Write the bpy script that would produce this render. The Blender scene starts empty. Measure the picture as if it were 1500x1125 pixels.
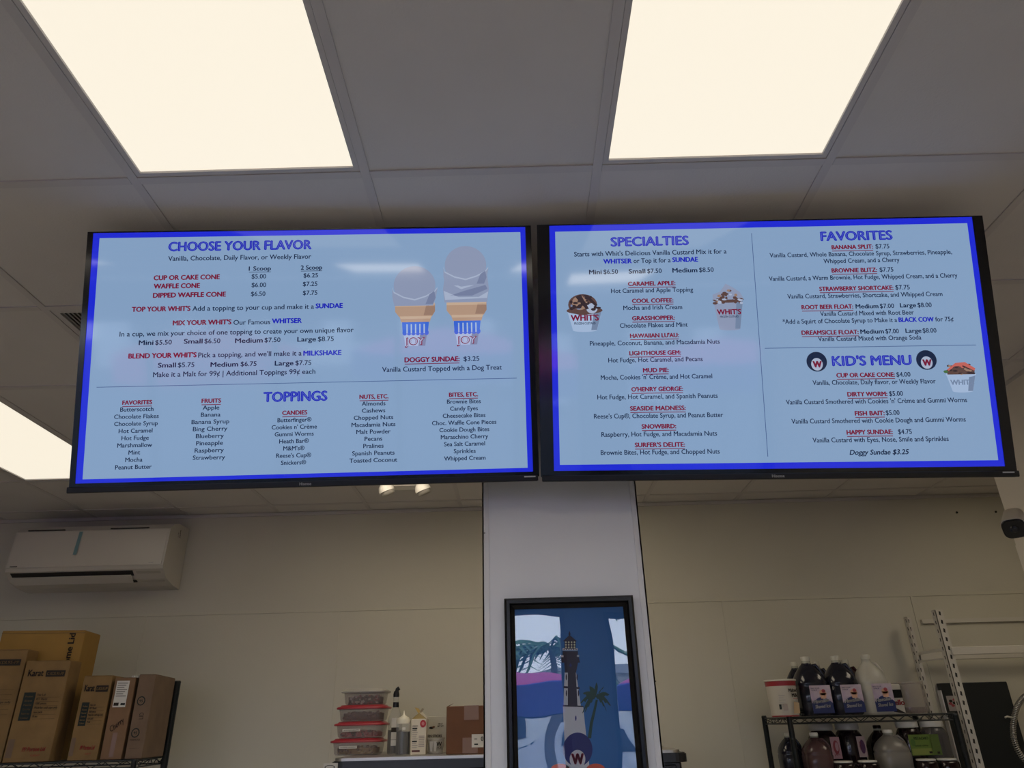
import bpy, math, random
from mathutils import Vector, Matrix
PI = math.pi
random.seed(7)
scn = bpy.context.scene
EYE = 1.55
# ------------------------------------------------------------------ camera
cam_d = bpy.data.cameras.new('camera'); cam = bpy.data.objects.new('camera', cam_d)
scn.collection.objects.link(cam); scn.camera = cam
FPX = 1052.7
_p, _r, _y = math.radians(25.367), math.radians(1.494), math.radians(0.161)
F0 = Vector((0, math.cos(_p), math.sin(_p))); U0 = Vector((0, -math.sin(_p), math.cos(_p))); R0 = Vector((1, 0, 0))
RC = math.cos(_r) * R0 - math.sin(_r) * U0; UC = math.sin(_r) * R0 + math.cos(_r) * U0
MZ = Matrix.Rotation(_y, 3, 'Z'); FC, RC, UC = MZ @ F0, MZ @ RC, MZ @ UC
cam.matrix_world = Matrix(((RC.x, UC.x, -FC.x, 0), (RC.y, UC.y, -FC.y, 0), (RC.z, UC.z, -FC.z, EYE), (0, 0, 0, 1)))
cam_d.sensor_fit = 'HORIZONTAL'; cam_d.sensor_width = 36; cam_d.lens = FPX / 1500 * 36
cam_d.clip_start = 0.05; cam_d.clip_end = 300
# ------------------------------------------------------------------ world, exposure
scn.view_settings.view_transform = 'Standard'; scn.view_settings.look = 'None'
scn.view_settings.exposure = 0.0; scn.view_settings.gamma = 1.0; scn.view_settings.use_curve_mapping = False
w = bpy.data.worlds.new('sky'); scn.world = w; w.use_nodes = True
nt = w.node_tree; nt.nodes.clear()
tc = nt.nodes.new('ShaderNodeTexCoord'); sp = nt.nodes.new('ShaderNodeSeparateXYZ'); rp = nt.nodes.new('ShaderNodeValToRGB')
bg = nt.nodes.new('ShaderNodeBackground'); wo = nt.nodes.new('ShaderNodeOutputWorld')
nt.links.new(tc.outputs['Generated'], sp.inputs[0]); nt.links.new(sp.outputs[2], rp.inputs[0])
nt.links.new(rp.outputs[0], bg.inputs[0]); nt.links.new(bg.outputs[0], wo.inputs[0])
rp.color_ramp.elements[0].position = 0.0; rp.color_ramp.elements[0].color = (.80, .89, 1.0, 1)
rp.color_ramp.elements[1].position = 0.6; rp.color_ramp.elements[1].color = (.38, .58, 1.0, 1)
bg.inputs[1].default_value = 4.8
sun_d = bpy.data.lights.new('sun', 'SUN'); sun_d.energy = 3.0; sun_d.angle = 0.01; sun_d.color = (1, .95, .88)
sun = bpy.data.objects.new('sun', sun_d); scn.collection.objects.link(sun)
sun.rotation_euler = (math.radians(38), 0, math.radians(160))
# daylight through the shopfront glass: portals for the sky
for i, (x0, x1) in enumerate([(-4.2, .42), (.80, 2.15)]):
    ld = bpy.data.lights.new('shopfront_portal', 'AREA'); ld.shape = 'RECTANGLE'; ld.size = x1 - x0; ld.size_y = 2.5
    ld.cycles.is_portal = True
    lo = bpy.data.objects.new('shopfront_portal', ld); scn.collection.objects.link(lo)
    lo.location = ((x0 + x1) / 2, -3.12, 1.4); lo.rotation_euler = (PI / 2, 0, 0)

# ------------------------------------------------------------------ photo point -> world point on a real plane
def ray(x, y): return FC + RC * ((x - 750) / FPX) - UC * ((y - 562.5) / FPX)
def at_y(x, y, Y):
    d = ray(x, y); v = d * (Y / d.y); return Vector((v.x, v.y, v.z + EYE))
def at_z(x, y, z):
    d = ray(x, y); v = d * ((z - EYE) / d.z); return Vector((v.x, v.y, v.z + EYE))

# ------------------------------------------------------------------ materials
MATS = {}
def mat(name, col, rough=.5, metal=0, emit=None, estr=1, bump=0, bscale=200, spec=None, noise=0, nscale=6, coat=0, trans=0, ior=None, alpha=1, col2=None):
    if name in MATS: return MATS[name]
    m = bpy.data.materials.new(name); m.use_nodes = True; MATS[name] = m
    n = m.node_tree; b = n.nodes['Principled BSDF']
    b.inputs['Base Color'].default_value = (*col, 1); b.inputs['Roughness'].default_value = rough
    b.inputs['Metallic'].default_value = metal
    if spec is not None: b.inputs['Specular IOR Level'].default_value = spec
    if ior: b.inputs['IOR'].default_value = ior
    if coat: b.inputs['Coat Weight'].default_value = coat; b.inputs['Coat Roughness'].default_value = .03
    if trans: b.inputs['Transmission Weight'].default_value = trans
    b.inputs['Alpha'].default_value = alpha
    if emit is not None:
        b.inputs['Emission Color'].default_value = (*emit, 1); b.inputs['Emission Strength'].default_value = estr
    t = n.nodes.new('ShaderNodeTexCoord')
    if noise or col2:
        nz = n.nodes.new('ShaderNodeTexNoise'); nz.inputs['Scale'].default_value = nscale; nz.inputs['Detail'].default_value = 6
        n.links.new(t.outputs['Object'], nz.inputs['Vector'])
        mx = n.nodes.new('ShaderNodeMix'); mx.data_type = 'RGBA'
        c2 = col2 or tuple(c * (1 - noise) for c in col)
        mx.inputs[6].default_value = (*col, 1); mx.inputs[7].default_value = (*c2, 1)
        rm = n.nodes.new('ShaderNodeMapRange'); rm.inputs[1].default_value = .35; rm.inputs[2].default_value = .65
        n.links.new(nz.outputs[0], rm.inputs[0]); n.links.new(rm.outputs[0], mx.inputs[0]); n.links.new(mx.outputs[2], b.inputs['Base Color'])
    if bump:
        nb = n.nodes.new('ShaderNodeTexNoise'); nb.inputs['Scale'].default_value = bscale; nb.inputs['Detail'].default_value = 3
        bp = n.nodes.new('ShaderNodeBump'); bp.inputs['Strength'].default_value = bump; bp.inputs['Distance'].default_value = .002
        n.links.new(t.outputs['Object'], nb.inputs['Vector']); n.links.new(nb.outputs[0], bp.inputs['Height']); n.links.new(bp.outputs[0], b.inputs['Normal'])
    return m
def srgb(r, g, b):
    f = lambda c: (c / 255 / 12.92) if c <= 10 else ((c / 255 + .055) / 1.055) ** 2.4
    return (f(r), f(g), f(b))
def screen_mat(name, e):          # lit picture behind a glossy black glass face
    return mat(name, (.004, .004, .005), rough=.06, emit=e, estr=1, spec=.5)

M_TILE = mat('ceiling_tile_white', (.60, .575, .55), .9, bump=.35, bscale=160, noise=.05, nscale=3)
M_BAR = mat('grid_bar_white', (.52, .495, .48), .7)
M_WALL = mat('painted_wall', (.55, .525, .44), .75, bump=.2, bscale=60, noise=.05, nscale=2)
M_FRP = mat('wall_panel_cream', (.56, .535, .435), .5, bump=.15, bscale=90, noise=.05, nscale=1.5)
M_SIDE = mat('side_wall_paint', (.74, .69, .60), .7, noise=.04, nscale=2)
M_COL = mat('column_white', (.70, .70, .72), .45, bump=.3, bscale=45, noise=.04, nscale=3)
M_COLT = mat('column_trim_white', (.66, .65, .65), .45)
M_FLOOR = mat('floor_tile', (.60, .54, .46), .4, noise=.15, nscale=2)
M_BLACK = mat('black_plastic', (.008, .008, .009), .3, spec=.4)
M_BEZEL = mat('gloss_black_bezel', (.006, .006, .007), .12, spec=.5)
M_DARKM = mat('black_epoxy_wire', (.008, .012, .014), .35)
M_WHITEP = mat('white_plastic', (.52, .49, .43), .35)
M_GREYM = mat('grey_metal', (.35, .35, .36), .35, metal=.8)
M_STEEL = mat('stainless_steel', (.55, .53, .50), .42, metal=1)
M_CARD = mat('cardboard_tan', (.25, .15, .055), .85, noise=.18, nscale=9, bump=.15, bscale=80)
M_CARDY = mat('cardboard_yellow', (.36, .205, .045), .8, noise=.12, nscale=6)
M_CARDB = mat('cardboard_brown', (.15, .065, .032), .85, noise=.12, nscale=8)
M_CARDP = mat('cardboard_pinkish', (.22, .125, .065), .85, noise=.15, nscale=8)
M_CARDG = mat('cardboard_grey', (.19, .125, .08), .85, noise=.2, nscale=8)
M_TAPE = mat('brown_tape', (.21, .115, .07), .35)
M_INK = mat('black_ink', (.02, .014, .01), .8)
M_INKG = mat('dark_green_ink', (.012, .02, .018), .8)
M_INKR = mat('red_ink', (.30, .03, .025), .8)
M_PAPER = mat('white_label_paper', (.62, .60, .55), .7)
M_RACKW = mat('white_powder_coat', (.58, .55, .48), .45)
M_HOLE = mat('slot_hole_dark', (.03, .028, .025), .9)
M_DIFF = mat('lit_diffuser', (.25, .25, .25), .8, spec=.1, emit=(.93, .85, .70), estr=1.0)
M_DIFFH = mat('lit_diffuser_boosted', (.8, .8, .8), .6, emit=(1.0, .86, .66), estr=3.7); M_DIFFV = mat('lit_diffuser_front_boosted', (.8, .8, .8), .6, emit=(1.0, .90, .76), estr=7.0)  # unseen panels glow stronger than the visible ones, to brighten room and column
M_REDLID = mat('red_lid', (.33, .025, .035), .35)
M_CLEAR = mat('clear_plastic', (.62, .62, .60), .12, alpha=.20)
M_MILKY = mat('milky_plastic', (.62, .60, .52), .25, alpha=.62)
M_DKSYRUP = mat('dark_syrup', (.012, .013, .022), .12)
M_DKSYRUP2 = mat('dark_syrup_red', (.03, .006, .008), .15)

# ------------------------------------------------------------------ mesh builder
class MB:
    def __init__(s): s.v = []; s.f = []; s.m = []; s.sm = []; s.mats = []
    def mi(s, m):
        if m not in s.mats: s.mats.append(m)
        return s.mats.index(m)
    def add(s, vs, fs, m, smooth=False):
        o = len(s.v); s.v += [Vector(v) for v in vs]; k = s.mi(m)
        for f in fs: s.f.append([i + o for i in f]); s.m.append(k); s.sm.append(smooth)
        return s
    def box(s, x0, x1, y0, y1, z0, z1, m, bev=0, X=None):
        if bev <= 0:
            vs = [(x, y, z) for x in (x0, x1) for y in (y0, y1) for z in (z0, z1)]
            fs = [(0, 1, 3, 2), (4, 6, 7, 5), (0, 4, 5, 1), (2, 3, 7, 6), (0, 2, 6, 4), (1, 5, 7, 3)]
        else:
            b = bev; vs = []; fs = []
            idx = {}
            for ix, x in enumerate((x0, x1)):
                for iy, y in enumerate((y0, y1)):
                    for iz, z in enumerate((z0, z1)):
                        sx, sy, sz = (1, -1)[ix] * b, (1, -1)[iy] * b, (1, -1)[iz] * b
                        idx[ix, iy, iz] = len(vs)
                        vs += [(x, y + sy, z + sz), (x + sx, y, z + sz), (x + sx, y + sy, z)]
            g = lambda a, c, d, k: idx[a, c, d] + k
            for a in (0, 1):
                fs.append([g(a, 0, 0, 0), g(a, 1, 0, 0), g(a, 1, 1, 0), g(a, 0, 1, 0)])
                fs.append([g(0, a, 0, 1), g(1, a, 0, 1), g(1, a, 1, 1), g(0, a, 1, 1)])
                fs.append([g(0, 0, a, 2), g(1, 0, a, 2), g(1, 1, a, 2), g(0, 1, a, 2)])
                for c in (0, 1):
                    fs.append([g(0, a, c, 1), g(1, a, c, 1), g(1, a, c, 2), g(0, a, c, 2)])
                    fs.append([g(a, 0, c, 0), g(a, 1, c, 0), g(a, 1, c, 2), g(a, 0, c, 2)])
                    fs.append([g(a, c, 0, 0), g(a, c, 1, 0), g(a, c, 1, 1), g(a, c, 0, 1)])
                    for d in (0, 1): fs.append([g(a, c, d, 0), g(a, c, d, 1), g(a, c, d, 2)])
        if X is not None: vs = [X @ Vector(v) for v in vs]
        return s.add(vs, fs, m)
    def prism(s, pts, a, b, m, axis='X', smooth=False):       # polygon extruded along an axis
        n = len(pts)
        def P(p, t):
            return (t, p[0], p[1]) if axis == 'X' else ((p[0], t, p[1]) if axis == 'Y' else (p[0], p[1], t))
        s.add([P(p, a) for p in pts] + [P(p, b) for p in pts], [(i, (i + 1) % n, n + (i + 1) % n, n + i) for i in range(n)], m, smooth)
        s.add([P(p, a) for p in pts] + [P(p, b) for p in pts], [list(range(n))[::-1], list(range(n, 2 * n))], m)
        return s
    def lathe(s, prof, c, m, n=20, X=None, caps=True, smooth=True):    # prof (r, z)
        vs = []
        for r, z in prof:
            for i in range(n):
                a = 2 * PI * i / n; vs.append(Vector((r * math.cos(a), r * math.sin(a), z)))
        if X is not None: vs = [X @ v for v in vs]
        vs = [v + Vector(c) for v in vs]
        fs = [(k * n + i, k * n + (i + 1) % n, (k + 1) * n + (i + 1) % n, (k + 1) * n + i) for k in range(len(prof) - 1) for i in range(n)]
        s.add(vs, fs, m, smooth)
        if caps: s.add(vs[:n], [list(range(n))[::-1]], m); s.add(vs[-n:], [list(range(n))], m)
        return s
    def loft(s, rings, c, m, n=28, caps=True, smooth=True, X=None):       # rings (z, half width, half depth, exponent)
        vs = []
        for z, a, b, e in rings:
            for i in range(n):
                t = 2 * PI * i / n; cx, sy = math.cos(t), math.sin(t)
                vs.append(Vector((a * abs(cx) ** (2 / e) * (1 if cx >= 0 else -1), b * abs(sy) ** (2 / e) * (1 if sy >= 0 else -1), z)))
        if X is not None: vs = [X @ v for v in vs]
        vs = [v + Vector(c) for v in vs]
        fs = [(k * n + i, k * n + (i + 1) % n, (k + 1) * n + (i + 1) % n, (k + 1) * n + i) for k in range(len(rings) - 1) for i in range(n)]
        s.add(vs, fs, m, smooth)
        if caps: s.add(vs[:n], [list(range(n))[::-1]], m); s.add(vs[-n:], [list(range(n))], m)
        return s
    def tube(s, pts, r, m, n=8):
        pts = [Vector(p) for p in pts]; vs = []
        up = None
        for i, p in enumerate(pts):
            d = (pts[min(i + 1, len(pts) - 1)] - pts[max(i - 1, 0)]).normalized()
            if up is None: up = d.orthogonal().normalized()
            up = (up - d * up.dot(d)).normalized(); q = d.cross(up)
            for k in range(n):
                a = 2 * PI * k / n; vs.append(p + (up * math.cos(a) + q * math.sin(a)) * (r if not callable(r) else r(i)))
        fs = [(k * n + i, k * n + (i + 1) % n, (k + 1) * n + (i + 1) % n, (k + 1) * n + i) for k in range(len(pts) - 1) for i in range(n)]
        s.add(vs, fs, m, True); s.add(vs[:n], [list(range(n))[::-1]], m); s.add(vs[-n:], [list(range(n))], m)
        return s
    def build(s, name, parent=None, world=True):
        me = bpy.data.meshes.new(name)
        off = Vector(ORG.get(parent.name, (0, 0, 0))) if (parent is not None and world) else Vector((0, 0, 0))
        me.from_pydata([v - off for v in s.v], [], s.f)
        for m in s.mats: me.materials.append(m)
        me.polygons.foreach_set('material_index', s.m); me.polygons.foreach_set('use_smooth', s.sm); me.update()
        import bmesh
        if not getattr(s, 'flat', False):
            bm = bmesh.new(); bm.from_mesh(me); bmesh.ops.recalc_face_normals(bm, faces=bm.faces); bm.to_mesh(me); bm.free()
        o = bpy.data.objects.new(name, me); scn.collection.objects.link(o)
        if parent is not None: o.parent = parent; ORG[o.name] = ORG.get(parent.name, Vector((0, 0, 0)))
        else: ORG[o.name] = Vector((0, 0, 0))
        return o
ORG = {}
def root(name, loc, label, cat, group=None, rz=0, rot=None):
    o = bpy.data.objects.new(name, None); scn.collection.objects.link(o); o.location = loc; o.empty_display_size = .05
    if rot is not None: o.rotation_euler = rot
    else: o.rotation_euler = (0, 0, rz)
    ORG[o.name] = Vector(loc); o['label'] = label; o['category'] = cat
    if group: o['group'] = group
    return o
def tag(o, label, cat, group=None, kind=None):
    o['label'] = label
    if cat: o['category'] = cat
    if group: o['group'] = group
    if kind: o['kind'] = kind
    return o
def struct(o): o['kind'] = 'structure'; return o
def local(r):            # build parts of r in r's own axes from here on
    ORG[r.name] = Vector((0, 0, 0)); return r

# ------------------------------------------------------------------ flat print (lettering and graphics on a real surface)
_txt = {}
def text_mesh(st, bold=0.0, shear=0.0, res=3):
    k = (st, bold, shear)
    if k in _txt: return _txt[k]
    cu = bpy.data.curves.new('t', 'FONT'); cu.body = st; cu.size = 1; cu.offset = bold; cu.shear = shear; cu.resolution_u = res
    cu.fill_mode = 'FRONT' if hasattr(cu, 'fill_mode') else cu.fill_mode
    o = bpy.data.objects.new('t', cu); scn.collection.objects.link(o)
    dg = bpy.context.evaluated_depsgraph_get(); me = o.evaluated_get(dg).to_mesh()
    vs = [(v.co.x, v.co.y) for v in me.vertices]; fs = [list(p.vertices) for p in me.polygons]
    o.evaluated_get(dg).to_mesh_clear(); bpy.data.objects.remove(o); bpy.data.curves.remove(cu)
    if not vs: vs = [(0, 0)]
    x0 = min(v[0] for v in vs); x1 = max(v[0] for v in vs)
    _txt[k] = ([(v[0] - x0, v[1]) for v in vs], fs, x1 - x0); return _txt[k]
CAP = .69
class Print(MB):
    flat = True
    def __init__(s, o=(0, 0, 0), U=(1, 0, 0), V=(0, 0, 1), lift=.0006):
        super().__init__(); s.o = Vector(o); s.U = Vector(U).normalized(); s.V = Vector(V).normalized()
        s.N = s.U.cross(s.V).normalized(); s.lift = lift; s.k = 1
    def P(s, u, v, k=None): return s.o + s.U * u + s.V * v + s.N * (s.lift * (k if k is not None else s.k))
    def poly(s, pts, m, k=1): return s.add([s.P(u, v, k) for u, v in pts], [list(range(len(pts)))], m)
    def quad(s, u0, v0, u1, v1, m, k=1): return s.poly([(u0, v0), (u1, v0), (u1, v1), (u0, v1)], m, k)
    def ell(s, u, v, a, b, m, k=1, n=20, t0=0, t1=2 * PI):
        return s.poly([(u + a * math.cos(t0 + (t1 - t0) * i / n), v + b * math.sin(t0 + (t1 - t0) * i / n)) for i in range(n if t1 - t0 > 6.2 else n + 1)], m, k)
    def text(s, st, u, v, cap, m, width=None, align='c', bold=0, shear=0, k=1, rot=0):
        # v = middle of the capitals
        vs, fs, wd = text_mesh(st, min(bold, 0), shear); sc = cap / CAP; sx = sc if width is None else width / max(wd, 1e-6)
        W = wd * sx; u0 = {'c': -W / 2, 'l': 0, 'r': -W}[align]
        c, sn = math.cos(rot), math.sin(rot)
        bb = bold * sc * .8
        for dx, dy in ([(0, 0)] if bold <= 0 else [(-bb, 0), (bb, 0), (0, -bb * .6), (0, bb * .6)] + ([(0, 0)] if bold > .03 else [])):
            out = []
            for x, y in vs:
                a, b = u0 + x * sx + dx, y * sc - cap / 2 + dy
                out.append(s.P(u + a * c - b * sn, v + a * sn + b * c, k))
            s.add(out, fs, m)
        return s
def glass_mat(name, ior=1.5, tint=(1, 1, 1), rough=.0, wav=0):
    m = bpy.data.materials.new(name); m.use_nodes = True; n = m.node_tree; n.nodes.clear()
    t = n.nodes.new('ShaderNodeBsdfTransparent'); t.inputs[0].default_value = (*tint, 1)
    g = n.nodes.new('ShaderNodeBsdfGlossy'); g.inputs['Roughness'].default_value = rough
    fr = n.nodes.new('ShaderNodeFresnel'); fr.inputs[0].default_value = ior
    mx = n.nodes.new('ShaderNodeMixShader'); o = n.nodes.new('ShaderNodeOutputMaterial')
    n.links.new(fr.outputs[0], mx.inputs[0]); n.links.new(t.outputs[0], mx.inputs[1]); n.links.new(g.outputs[0], mx.inputs[2]); n.links.new(mx.outputs[0], o.inputs[0])
    if wav:
        tc = n.nodes.new('ShaderNodeTexCoord'); nz = n.nodes.new('ShaderNodeTexNoise'); nz.inputs['Scale'].default_value = 5; nz.inputs['Detail'].default_value = 1
        bp = n.nodes.new('ShaderNodeBump'); bp.inputs['Strength'].default_value = 1; bp.inputs['Distance'].default_value = wav
        n.links.new(tc.outputs['Object'], nz.inputs['Vector']); n.links.new(nz.outputs[0], bp.inputs['Height'])
        n.links.new(bp.outputs[0], g.inputs['Normal'])
    return m
M_GLASS = glass_mat('window_glass', 1.5); M_GLAZE = glass_mat('poster_glazing', 1.8, wav=.0010)

# ================================================================== ROOM SHELL
CZ = EYE + 1.318; YB = 4.70; XL = -4.3; XR = 2.195; YE = 3.2; XRR = 4.4; YF = -3.2
ROOT0 = None
fl = struct(MB().box(XL - .1, XRR + .1, YF - .1, YB + .1, -.1, 0, M_FLOOR).build('floor'))
ce = struct(MB().box(XL - .1, XRR + .1, YF - .1, YB + .1, CZ + .06, CZ + .12, M_TILE).build('ceiling'))
wb = struct(MB().box(XL - .1, XRR + .1, YB, YB + .1, 0, CZ + .06, M_WALL).build('wall_back'))
struct(MB().box(XL - .1, XL, YF, YB, 0, CZ + .06, M_WALL).build('wall_left'))
wr = struct(MB().box(XR, XR + .12, YF, YE, 0, CZ + .06, M_SIDE).build('wall_right'))
MB().box(XR - .004, XR, .6, YE, 1.10, at_y(1494, 799, YE).z, M_SIDE).build('wall_panel', wr)
struct(MB().box(XRR, XRR + .1, YF, YB, 0, CZ + .06, M_SIDE).build('wall_right_rear'))
# suspended ceiling: grid bars and square tiles
xs = [.235 + .61 * k for k in range(-8, 8)]; xs = [x for x in xs if XL < x < XRR]
ys = [1.47 + .61 * k for k in range(-8, 6)]; ys = [y for y in ys if YF < y < YB]
for x in xs: MB().box(x - .012, x + .012, YF, YB, CZ, CZ + .03, M_BAR).build('grid_bar', ce)
lights = [(-.985, .25), (.235, .25), (-2.815, 2.69), (-.985, -2.19), (.235, -2.19), (-2.815, -.97), (2.065 + .61, 2.69), (-.985, 2.69), (.235, 2.69)]  # last two panels are unseen, added to brighten the back room
vents = [(-1.595, 2.08)]
def occupied(x, y):
    for lx, ly in lights:
        if lx - .01 < x < lx + .6 and ly - .01 < y < ly + 1.2: return True
    return any(abs(x - vx) < .1 and abs(y - vy) < .1 for vx, vy in vents)
X_ = [XL] + xs + [XRR]; Y_ = [YF] + ys + [YB]
for y in ys:                                              # short cross tees between the main runners
    for x0, x1 in zip(X_[:-1], X_[1:]):
        if not any(abs(x0 - lx) < .05 and ly + .1 < y < ly + 1.1 for lx, ly in lights): MB().box(x0 + .0125, x1 - .0125, y - .012, y + .012, CZ - .0004, CZ + .029, M_BAR).build('cross_tee', ce)
tcache = {}
for i in range(len(X_) - 1):
    for j in range(len(Y_) - 1):
        if occupied(X_[i], Y_[j]): continue
        a, b = round(X_[i + 1] - X_[i], 3), round(Y_[j + 1] - Y_[j], 3)
        key = (a, b)
        if key not in tcache:
            o = MB().box(.004, a - .004, .004, b - .004, .004, .020, M_TILE, bev=.002).build('ceiling_tile', ce); tcache[key] = o.data
        else:
            o = bpy.data.objects.new('ceiling_tile', tcache[key]); scn.collection.objects.link(o); o.parent = ce
        o.location = (X_[i], Y_[j], CZ)
llab = ['large lit square-cornered ceiling light panel above the left menu screen', 'large lit ceiling light panel above the right menu screen',
        'lit ceiling light panel at far left behind the left menu screen', 'lit ceiling panel behind the viewer on the left, seen only in reflections',
        'lit ceiling panel behind the viewer on the right, seen only in reflections', 'lit ceiling panel behind the viewer at far left, out of frame',
        'lit ceiling panel over the rear store room beyond the right wall', 'unseen lit ceiling panel added to brighten the back room, behind the left menu screen', 'unseen lit ceiling panel added to brighten the back room, behind the gap of the two menu screens']
for li, ((lx, ly), lb) in enumerate(zip(lights, llab)):
    r = root('ceiling_light', (lx + .305, ly + .61, CZ), lb, 'ceiling light', 'lit flat ceiling panels')
    m = MB(); t = .027
    m.box(lx + .013, lx + t, ly + .013, ly + 1.207, CZ + .002, CZ + .03, M_BAR).box(lx + .61 - t, lx + .597, ly + .013, ly + 1.207, CZ + .002, CZ + .03, M_BAR)
    m.box(lx + t, lx + .61 - t, ly + .013, ly + t, CZ + .002, CZ + .03, M_BAR).box(lx + t, lx + .61 - t, ly + 1.22 - t, ly + 1.207, CZ + .002, CZ + .03, M_BAR)
    m.build('frame', r)
    MB().box(lx + t, lx + .61 - t, ly + t, ly + 1.22 - t, CZ + .008, CZ + .016, M_DIFF if li < 3 else (M_DIFFV if ly < 0 else M_DIFFH)).build('diffuser', r)
# air vent in the ceiling
vx, vy = vents[0]
r = root('ceiling_vent', (vx + .305, vy + .305, CZ), 'dark slatted square air vent in the ceiling beside the left menu screen', 'vent')
m = MB()
for a, b, c, d in ((.013, .035, .013, .597), (.575, .597, .013, .597), (.035, .575, .013, .035), (.035, .575, .575, .597)): m.box(vx + a, vx + b, vy + c, vy + d, CZ + .002, CZ + .02, M_BAR)
m.build('frame', r)
MB().box(vx + .035, vx + .575, vy + .035, vy + .575, CZ + .030, CZ + .034, M_HOLE).build('backing', r)
for k in range(36):
    if k == 0: sl = MB().box(vx + .042, vx + .049, vy + .035, vy + .575, CZ + .004, CZ + .016, M_GREYM).build('slat', r)
    else: o = sl.copy(); scn.collection.objects.link(o); o.location.x = k * .0147
# back wall panels
zs = at_y(400, 897, YB).z; zs2 = zs
m = MB().box(XL, XRR, YB - .006, YB, zs - .006, zs + .012, M_FRP).build('seam_trim', wb)
pe = [XL, at_y(213, 905, YB).x, at_y(497, 898, YB).x, .15, at_y(1060, 895, YB).x, at_y(1335, 878, YB).x, XRR]
for a, b in zip(pe[:-1], pe[1:]):
    o = MB().box(a + .002, b - .002, YB - .004, YB, 0, zs - .008, M_FRP).build('wall_panel', wb)
for x in pe[1:-1]: MB().box(x - .007, x + .007, YB - .008, YB, 0, zs - .006, M_FRP).build('seam_trim', wb)
a, b = at_y(1348, 909, YB), at_y(1500, 907, YB)
MB().box(a.x, XRR, YB - .022, YB - .004, b.z - .012, b.z + .012, M_RACKW).build('wall_rail', wb)
for px in (1401, 1458):
    p = at_y(px, 751 if px < 1450 else 750, YB); MB().lathe([(.007, 0), (.007, .004)], (p.x, YB - .004, p.z), M_HOLE, n=10, X=Matrix.Rotation(PI / 2, 3, 'X')).build('screw_hole', wb)
MB().box(XL, XR + 2, YB - .012, YB, CZ - .02, CZ, M_BAR).build('wall_angle', wb)
MB().box(XR - .02, XR, YF, YE, CZ - .004, CZ + .004, M_BAR).build('wall_angle', wr)

# column
YC = 1.985; cx0, cx1 = -.099, .340
col = struct(MB().box(cx0 + .004, cx1 - .004, YC + .003, YC + .43, 0, CZ + .05, M_COL).build('column'))
for x0, x1 in ((cx0, cx0 + .018), (cx1 - .018, cx1)):
    MB().box(x0, x1, YC, YC + .02, 0, CZ, M_COLT).build('corner_trim', col)
MB().box(cx0, cx0 + .004, YC, YC + .43, 0, CZ, M_COLT).build('corner_trim', col); MB().box(cx1 - .004, cx1, YC, YC + .43, 0, CZ, M_COLT).build('corner_trim', col)
for px, py in ((710, 781), (960, 998)):
    p = at_y(px, py, YC); MB().lathe([(.0018, 0), (.0018, .001)], (p.x, YC - .001, p.z), M_HOLE, n=8, X=Matrix.Rotation(PI / 2, 3, 'X')).build('screw', col)

# shopfront behind the viewer (seen in the reflections of screens and poster glass)
M_ALU = mat('dark_aluminium', (.02, .02, .022), .4)
M_FW = mat('front_wall_paint', (.10, .13, .20), .7)
wf = MB().box(XL, -4.2, YF - .12, YF, 0, CZ, M_FW).box(.42, 80e-2, YF - .12, YF, 0, CZ, M_FW).box(2.15, XRR, YF - .12, YF, 0, CZ, M_FW)
wf.box(-4.2, .42, YF - .12, YF, 2.52, CZ, M_FW).box(80e-2, 2.15, YF - .12, YF, 2.52, CZ, M_FW).box(-4.2, .42, YF - .12, YF, 0, .25, M_FW).box(80e-2, 2.15, YF - .12, YF, 0, .25, M_FW)
wf = struct(wf.build('wall_front'))
for n_, (a, b, k) in enumerate([(-4.2, .42, 4), (.80, 2.15, 1)]):
    m = MB(); m.box(a, b, YF - .09, YF - .03, .25, .30, M_ALU).box(a, b, YF - .09, YF - .03, 2.47, 2.52, M_ALU)
    for i in range(k + 1):
        x = a + (b - a) * i / k; x = min(max(x, a + .025), b - .025); m.box(x - .025, x + .025, YF - .09, YF - .03, .3, 2.47, M_ALU)
    o = struct(m.build('window_%d' % (n_ + 1)))
    for i in range(k):
        x0 = a + (b - a) * i / k + .026; x1 = a + (b - a) * (i + 1) / k - .026
        MB().box(x0, x1, YF - .062, YF - .058, .3, 2.47, M_GLASS).build('pane', o)
struct(MB().box(-40, 40, -60, YF - .12, -.12, -.02, mat('pavement', (.06, .065, .075), .9, noise=.3, nscale=1)).build('ground'))
# ================================================================== MENU SCREENS
S_WHITE = screen_mat('screen_pale_blue', (.222, .338, .52)); S_BLUE = screen_mat('screen_royal_blue', (.012, .022, .62))
S_NAVY = screen_mat('screen_navy_text', (.004, .014, .05)); S_RED = screen_mat('screen_red_text', (.17, .008, .035)); S_BTXT = screen_mat('screen_blue_text', (.012, .018, .42))
S_BLT = screen_mat('screen_blue_inline', (.11, .16, .55)); S_LINE = screen_mat('screen_rule', (.05, .10, .24)); S_RLT = screen_mat('screen_red_inline', (.27, .06, .12))
S_ICE = screen_mat('picture_custard', (.25, .295, .43)); S_ICE2 = screen_mat('picture_custard_shade', (.17, .205, .33)); S_ICE3 = screen_mat('picture_custard_light', (.36, .42, .56))
S_CONE = screen_mat('picture_cone', (.42, .28, .20)); S_CONE2 = screen_mat('picture_cone_edge', (.52, .38, .28)); S_CONE3 = screen_mat('picture_cone_shade', (.30, .19, .14))
S_CUP = screen_mat('picture_cup', (.34, .45, .64)); S_CUP2 = screen_mat('picture_cup_shade', (.16, .22, .34)); S_CHOC = screen_mat('picture_fudge', (.035, .022, .028)); S_CHOC2 = screen_mat('picture_brown', (.10, .055, .05))
S_SKYB = screen_mat('picture_cone_blue', (.03, .12, .60)); S_ORG = screen_mat('picture_gummy_red', (.50, .12, .10)); S_GRN = screen_mat('picture_green', (.06, .14, .05))
HEAD = .035
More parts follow.
